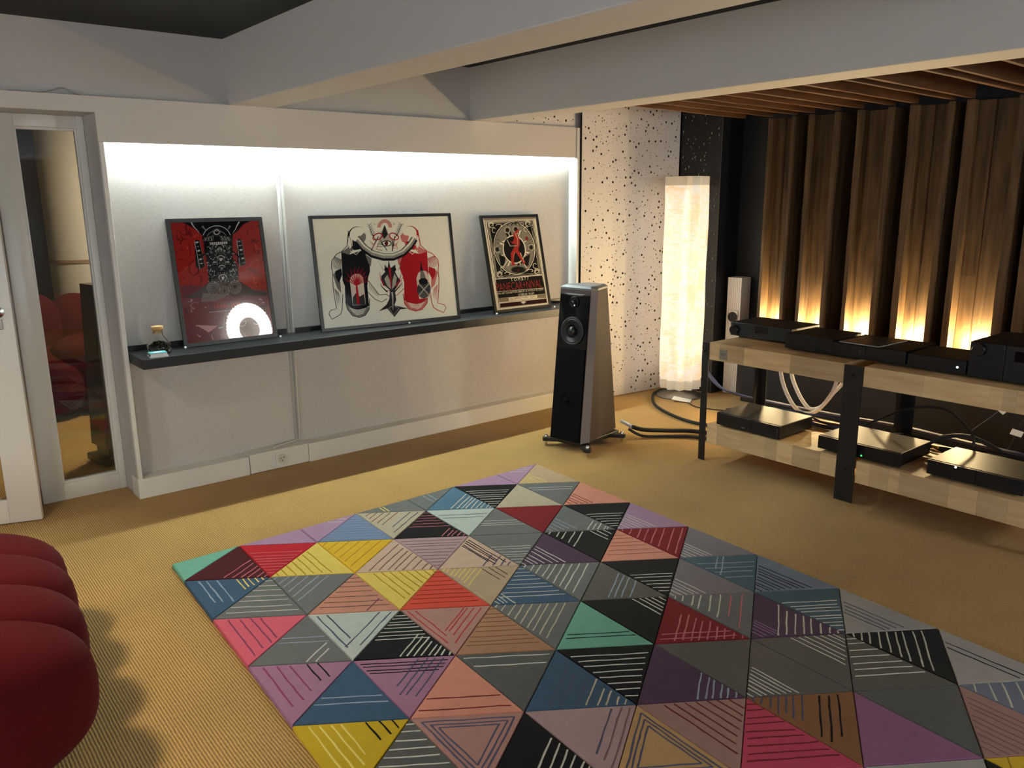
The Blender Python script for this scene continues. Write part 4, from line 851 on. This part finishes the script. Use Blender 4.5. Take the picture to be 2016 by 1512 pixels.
cable([(.955, 3.955, .066), (1.03, 4.02, .02), (1.13, 4.16, .012), (1.26, 4.28, .012), (1.46, 4.345, .012), (1.7, 4.37, .012)], .010, RUBBER, 'thinner black speaker cable lying in front of the thick one', 'speaker_cable')
cable([(.30, 5.32, .02), (.22, 5.27, .012), (.20, 5.14, .012), (.28, 4.98, .012), (.52, 4.74, .012), (.84, 4.60, .012), (1.08, 4.58, .012), (1.35, 4.68, .012), (1.7, 4.85, .012)], .0115, RUBBER, 'black braided power cable curving across the carpet in front of the lamp', 'power_cable')
lc = cable([(.56, 5.06, .005), (.72, 4.97, .005), (.86, 5.0, .005), (.955, 5.04, .006)], .004, RUBBER, 'thin lamp cord running from the lamp base to its foot switch', 'lamp_cord')
fs_ = thing('foot_switch', 'small black foot switch on the carpet behind the rack', 'switch', (.985, 5.06, 0), R(35))
MB().rbox(-.035, .035, -.018, .018, 0, .022, .008, 3).build('housing', RUBBER, fs_, smooth=True); MB().rbox(-.012, .012, -.008, .008, .021, .027, .003).build('button', BLACKG, fs_)
cable([(1.015, 5.08, .01), (1.06, 5.14, .03), (1.12, 5.17, .03), (1.22, 5.16, .006), (1.40, 5.14, .006)], .004, RUBBER, 'thin black cord leaving the foot switch towards the wall', 'lamp_cord')
for k, (dz, dy, lb) in enumerate(((0, 0, 'upper'), (-.012, .03, 'middle'), (-.025, .055, 'lower'))):
    cable([(.60, 5.20+dy*.3, .315+dz), (.80, 5.02+dy, .255+dz), (1.03, 4.86+dy, .225+dz), (1.25, 4.76+dy, .235+dz), (1.48, 4.73+dy, .235+dz*.4), (1.72, 4.73+dy, .235+dz*.4), (2.05, 4.735+dy, .24+dz*.4), (2.4, 4.74+dy, .25+dz*.4), (2.8, 4.73+dy, .24+dz*.4), (3.3, 4.74+dy, .23+dz*.4)], .0065, CABLEB, 'blue network cable, %s one of three sagging past the white speaker' % lb, 'network_cable', group='blue network cables')
rq = random.Random(12)
for k, (cm, wd) in enumerate(((RUBBER, 'thick black mains lead'), (RUBBER, 'thin black lead'), (CABLEB, 'dark blue lead'), (RUBBER, 'looping black lead'), (mat('red_lead', (130, 30, 26), .5), 'thin red lead'), (RUBBER, 'straight black lead'), (CABLEB, 'blue lead'))):
    y0 = 4.368+k*.0205; pts = []
    for j in range(8):
        pts.append((1.64+j*.24+rq.uniform(-.05, .05), y0+rq.uniform(-.003, .003), .252+(rq.uniform(.01, .06) if rq.random() < .45 else 0)))
    cable(pts, rq.choice((.005, .006, .0075)), cm, '%s in the tangle on the floor behind the rack' % wd, 'loose_lead', group='leads behind the rack')
cable([(2.35, 4.347, .285), (2.42, 4.40, .345), (2.6, 4.45, .45), (2.78, 4.47, .47), (2.93, 4.43, .38), (2.955, 4.40, .322)], .007, RUBBER, 'black lead arching up behind the green-lit hi-fi box', 'loose_lead')
cable([(2.722, 4.352, .275), (2.8, 4.42, .335), (2.9, 4.52, .335), (3.02, 4.62, .26)], .012, RUBBER, 'black lead with gold plugs behind the green-lit hi-fi box', 'loose_lead')
for k in range(2): tag(MB().lathe([(0, 0), (.007, 0), (.007, .03), (.005, .032), (0, .032)], (2.782, 4.335-k*.001, .272+k*.022), 12, 'x', cap=False).build('plug', mat('gold_plug', (214, 170, 90), .25, metal=1), smooth=True), 'gold plug on the %s socket behind the green-lit box' % ('lower', 'upper')[k], 'plug')
for (x, y, z, a, lb) in ((2.86, 5.0, .40, 40, 'white cable label tilted upright against the black wall'), (2.98, 4.92, .30, 15, 'white cable label hanging lower among the leads')):
    t = thing('cable_label', lb, 'label', (x, y, z)); t.rotation_euler = (R(10), R(a), R(30)); MB().rbox(-.030, .030, -.001, .001, -.018, .018, .0008).build('sticker', mat('paper_white'), t)
    MB().tube([(0, .004, -.2), (.004, .006, -.05), (0, .004, .06), (.03, .01, .16)], .004).build('lead', RUBBER, t, smooth=True)
sq = thing('wall_plug', 'round black wall plug behind the white hoses', 'plug', (1.72, FRONT, .22))
MB().lathe([(.05, 0), (.05, -.012), (.035, -.02), (.035, -.05), (0, -.055)], n=24, axis='y').build('plug_body', RUBBER, sq, smooth=True)
struct(MB().rbox(.52, RIGHTX, FRONT-.015, FRONT, 0, .12, .004).build('baseboard_front', BLACKW))

# slim white fluted speaker in the corner
wsx = thing('slim_speaker', 'slim white fluted column speaker in the dark corner behind the rack', 'speaker', (.622, 5.602, 0), R(4))
pr = []; nfl = 7
for i in range(nfl*4+1):
    x = -.062+.124*i/(nfl*4); pr.append((x, -.068+(.0035 if i % 4 in (1, 2, 3) else 0), .004))
pr += [(.062, .07, .004), (-.062, .07, .004)]
WSP = mat('white_lacquer', (232, 226, 220), .4); MB().prism(pr, (0, 0, .96)).build('cabinet', WSP, wsx)
dr = MB().rbox(-.046, .046, -.074, -.066, .595, .70, .012).build('driver_plate', WSP, wsx)
MB().lathe([(.042, -.0745), (.042, -.080), (.036, -.080), (.03, -.0782), (.012, -.0755), (0, -.0752)], (0, 0, .645), 28, 'y', cap=False).build('driver_cone', RUBBER, dr, smooth=True)

# ------------------------------------------------------------ rug of triangles
RS, RH = .407, .3085
RO = Vector((.998, .926, 0)); RU = Vector((.9986, -.05, 0))*RS; RV = Vector((0, 1, 0))*RH
rug = thing('rug', 'multicoloured wool rug of triangles with hand-drawn stripes', 'rug', (2.6, 1.95, 0))
COLS = dict(tl=(108, 166, 142), mr=(70, 14, 20), rd=(176, 26, 38), lv=(160, 126, 152), lv2=(158, 112, 138), lv3=(140, 92, 124), yp=(216, 188, 92), yo=(212, 170, 40), ym=(196, 164, 30), bl=(108, 124, 154), be=(178, 164, 140), bk=(7, 7, 8), gy=(104, 105, 102), dg=(88, 88, 84), g2=(92, 88, 82), pk=(206, 92, 108), pr=(190, 66, 92), nv=(58, 84, 106), n2=(74, 108, 128), sp=(206, 138, 116), st=(188, 130, 108), org=(204, 74, 54), mt=(172, 128, 118), ml=(170, 142, 142), mx=(158, 122, 112), lg=(178, 186, 176), pu=(76, 52, 74), dr=(118, 16, 24), bn=(166, 122, 92), br=(132, 90, 56), bp=(196, 166, 144), pg=(176, 152, 122), tg=(186, 148, 98), ts=(72, 94, 102), gm=(122, 114, 118), gb=(116, 124, 138), lw=(160, 156, 150), lb=(166, 160, 154), gl=(178, 152, 120), b2=(112, 118, 134))
SCOL = dict(w=(196, 192, 178), pk=(190, 110, 116), y=(222, 198, 110), lb=(146, 156, 170), dp=(136, 66, 92), k=(26, 26, 30), sl=(84, 84, 104), ly=(220, 200, 110), yd=(172, 138, 40), db=(110, 84, 74), pu=(112, 66, 92), rd=(176, 70, 66), od=(160, 52, 40), bd=(132, 92, 66), md=(128, 96, 98), dr=(110, 40, 42), be=(186, 174, 150), sd=(168, 104, 82), lv=(140, 108, 136), lg=(132, 132, 128))
PAT = {
 0: ['tl', 'mr s:pk:.45:.93:6', 'nv b:lb:.16:.36:3 b:y:.6:.9:5', 'gy h:w:.13:.9:7', 'pk b:dp:.15:.5:4', 'gy h:lb:.42:.50:2 s:w:.55:.64:2', 'lv2 b:dp:.14:.38:3 b:k:.56:.66:2', 'nv h:lb:.28:.38:2', 'ym b:ly:.12:.4:4 b:k:.62:.84:3', 'dg h:w:.15:.92:8', 'sp h:dr:.2:.6:4', 'gy s:w:.2:.7:5', 'bl', 'mr', 'be', 'bk'],
 1: ['lv', 'rd h:pk:.28:.88:8', 'yp b:yd:.25:.9:7', 'gy s:lb:.3:.9:6', 'st h:db:.14:.86:7 s:pu:.62:.62:1', 'lg b:sl:.09:.2:2 s:sl:.09:.2:2', 'bk h:w:.38:.88:8 s:w:.45:.93:8', 'lv2 h:k:.08:.26:4 s:sl:.1:.34:4', 'sp h:dr:.1:.28:2', 'mt c:sl', 'bk s:w:.35:.95:8', 'tl', 'nv', 'dr', 'gy', 'yo'],
 2: ['lv h:w:.1:.3:3', 'bl h:lb:.1:.9:10', 'yo s:yd:.15:.85:6', 'bp s:db:.15:.9:8', 'yp b:yd:.2:.92:8', 'org h:od:.12:.9:8', 'mt s:rd:.1:.3:4 b:rd:.06:.14:2', 'bn h:bd:.15:.9:9', 'dg h:w:.08:.22:2', 'nv s:sl:.2:.45:3 s:be:.55:.9:5', 'ml s:sl:.22:.22:1 s:md:.06:.12:2', 'tg c:sl', 'gy', 'pk', 'be', 'bk'],
 3: ['gy b:y:.5:.56:2', 'be s:sl:.1:.22:2 s:bd:.4:.8:5', 'bk h:pk:.38:.9:6 s:pk:.62:.92:5', 'ml h:md:.1:.9:9', 'bp b:k:.1:.3:5 s:sl:.55:.85:4', 'pg s:y:.45:.92:8 b:db:.5:.7:3', 'nv h:w:.18:.9:8 b:w:.72:.9:4', 'gy s:be:.15:.93:9', 'tl h:k:.2:.27:2', 'bk h:w:.15:.85:8', 'pu s:lb:.55:.9:6', 'mx b:dr:.22:.94:8', 'pr h:dr:.15:.9:9', 'sp s:dr:.3:.8:5', 'bk s:w:.5:.9:4', 'be'],
 4: ['gy b:lb:.3:.4:2', 'n2 s:w:.35:.92:9', 'lg h:sl:.22:.34:2', 'gy h:w:.34:.5:3', 'gy h:w:.42:.9:7', 'pu b:w:.42:.92:7', 'gy s:w:.15:.92:9', 'g2 s:lb:.3:.55:4', 'bk b:w:.58:.88:5', 'dr s:pk:.2:.9:9 h:pk:.08:.18:2', 'g2', 'g2 b:w:.48:.92:8', 'br s:sl:.48:.92:7 s:k:.14:.32:3', 'lv3', 'lw', 'bk h:w:.3:.7:4'],
 5: ['lv', 'bk h:w:.25:.92:8', 'be', 'dr', 'gy b:lb:.5:.85:5 s:w:.6:.95:6', 'bk s:w:.45:.9:5 b:w:.62:.8:3', 'sp h:sd:.2:.8:6', 'bk h:w:.42:.86:6', 'gm b:w:.55:.92:6', 'gy s:w:.4:.92:6 s:pk:.15:.28:2', 'pu s:w:.3:.92:8 b:lv:.6:.85:5', 'g2 b:w:.4:.95:8', 'g2 h:w:.22:.9:7', 'dg', 'mx b:md:.15:.85:9', 'yo s:yd:.2:.8:4'],
 6: ['lv h:w:.1:.4:4', 'gl b:y:.5:.85:6', 'gy h:w:.2:.3:2', 'sp b:dr:.52:.86:5', 'bk h:w:.42:.88:6', 'lv b:w:.42:.9:7', 'dr s:pk:.08:.9:8', 'gm b:w:.55:.9:6', 'ts h:lb:.2:.6:4 s:lb:.42:.5:2', 'gb b:k:.3:.9:9', 'ts h:w:.3:.92:9', 'lw b:sl:.3:.55:4', 'bk s:w:.2:.92:9', 'lb b:k:.25:.35:2', 'b2 s:w:.3:.85:5', 'be'],
}
UMAX = 7.8
def uv(k, u): return RO+RU*u+RV*k-Vector((2.6, 1.95, 0))
def woolmat(key):
    return mat('wool_'+key, COLS[key], .95, noise=.13, nscale=(28, 28, 28), bump=.5, bscale=(420, 420, 420), bdist=.002, sheen=.06, spec=.1)
def clipu(pts, lo, hi):
    for lim, sgn in ((lo, 1), (hi, -1)):
        out = []
        for i in range(len(pts)):
            a, b = pts[i-1], pts[i]; ia, ib = sgn*(a[1]-lim) >= -1e-9, sgn*(b[1]-lim) >= -1e-9
            if ia != ib:
                t_ = (lim-a[1])/(b[1]-a[1]); out.append((a[0]+(b[0]-a[0])*t_, lim))
            if ib: out.append(b)
        pts = out
    return pts
rw = random.Random(21)
TOPZ = .018
for c_ in range(7):
    for m_i in range(0, 17):
        spec = PAT[c_][min(m_i, 15)].split(); cu = m_i/2; L_ = (c_ % 2 == 0) == (m_i % 2 == 0)
        if L_: V0, V1, V2 = (c_, cu-.5), (c_, cu+.5), (c_+1, cu); opp = {'b': (V0, V1, V2), 'h': (V0, V2, V1), 's': (V2, V1, V0)}
        else: V0, V1, V2 = (c_+1, cu-.5), (c_+1, cu+.5), (c_, cu); opp = {'b': (V0, V1, V2), 'h': (V2, V1, V0), 's': (V2, V0, V1)}
        poly = clipu([V0, V1, V2], 0, UMAX)
        if len(poly) < 3: continue
        P = [uv(*q) for q in poly]; cen = sum(P, Vector())/len(P)
        ins = [q+(cen-q).normalized()*.0065 for q in P]; ins0 = [q+(cen-q).normalized()*.0015 for q in P]; n = len(P)
        mb = MB(); mb.add([q+Vector((0, 0, .001)) for q in ins0]+[q+Vector((0, 0, TOPZ-.005)) for q in ins0]+[q+Vector((0, 0, TOPZ)) for q in ins],
            [tuple(range(n))]+[(i, (i+1) % n, n+(i+1) % n, n+i) for i in range(n)]+[(n+i, n+(i+1) % n, 2*n+(i+1) % n, 2*n+i) for i in range(n)]+[tuple(range(2*n, 3*n))])
        patch = mb.build('patch', woolmat(spec[0]), rug)
        sm = {}
        for sp_ in spec[1:]:
            f_ = sp_.split(':'); lines = []
            if f_[0] == 'c':
                g = lambda q, k: (q[0]+(G[0]-q[0])*k, q[1]+(G[1]-q[1])*k); G = ((V0[0]+V1[0]+V2[0])/3, (V0[1]+V1[1]+V2[1])/3)
                for k in (.2, .34, .48):
                    q = [g(v, k) for v in (V0, V1, V2)]; lines += [(q[0], q[1]), (q[1], q[2]), (q[2], q[0])]
                col = f_[1]
            else:
                e0, e1, vo = opp[f_[0]]; col = f_[1]; t0, t1, nn = float(f_[2]), float(f_[3]), int(f_[4])
                for k in range(nn):
                    t_ = t0+(t1-t0)*(k/(nn-1) if nn > 1 else 0)+rw.uniform(-.012, .012)
                    a = (e0[0]+(vo[0]-e0[0])*t_, e0[1]+(vo[1]-e0[1])*t_); b = (e1[0]+(vo[0]-e1[0])*t_, e1[1]+(vo[1]-e1[1])*t_)
                    i0, i1 = .035+rw.uniform(0, .03), .965-rw.uniform(0, .05)
                    if f_[0] != 'h' and len(spec) > 2: i0, i1 = (i0, rw.uniform(.7, .95))
                    lines.append(((a[0]+(b[0]-a[0])*i0, a[1]+(b[1]-a[1])*i0), (a[0]+(b[0]-a[0])*i1, a[1]+(b[1]-a[1])*i1)))
            mbs = sm.setdefault(col, MB())
            for a, b in lines:
                if min(a[1], b[1]) < .03 or max(a[1], b[1]) > UMAX-.03:
                    cl_ = clipu([a, b, b], .03, UMAX-.03)
                    if len(cl_) < 2: continue
                    a, b = min(cl_, key=lambda q: (q[0]-a[0])**2+(q[1]-a[1])**2), max(cl_, key=lambda q: (q[0]-a[0])**2+(q[1]-a[1])**2)
                pa, pb = uv(*a), uv(*b); d_ = pb-pa; ln = d_.length
                if ln < .02: continue
                nr = Vector((-d_.y, d_.x, 0)).normalized(); K_ = max(3, int(ln/.03)); vs = []
                o_ = 0
                for i in range(K_+1):
                    o_ = o_*.6+rw.uniform(-.0016, .0016); q = pa+d_*(i/K_)+nr*o_; hw = .0030+rw.uniform(-.0006, .0006)
                    vs += [q-nr*hw+Vector((0, 0, TOPZ+.0002)), q+nr*hw+Vector((0, 0, TOPZ+.0002)), q+Vector((0, 0, TOPZ+.0016))]
                mbs.add(vs, [(i*3, (i+1)*3, (i+1)*3+2, i*3+2) for i in range(K_)]+[(i*3+2, (i+1)*3+2, (i+1)*3+1, i*3+1) for i in range(K_)])
        for col, mbs in sm.items():
            if mbs.v: mbs.build('stripes', mat('yarn_'+col, SCOL[col], .9, spec=.1), patch, fix=False)
MB().prism([uv(0, 0)+Vector((.004, .004, .0)), uv(7, 0)+Vector((.004, -.004, 0)), uv(7, UMAX)+Vector((-.004, -.004, 0)), uv(0, UMAX)+Vector((-.004, .004, 0))], (0, 0, .006)).build('backing', mat('rug_backing', (44, 40, 40), .9), rug)
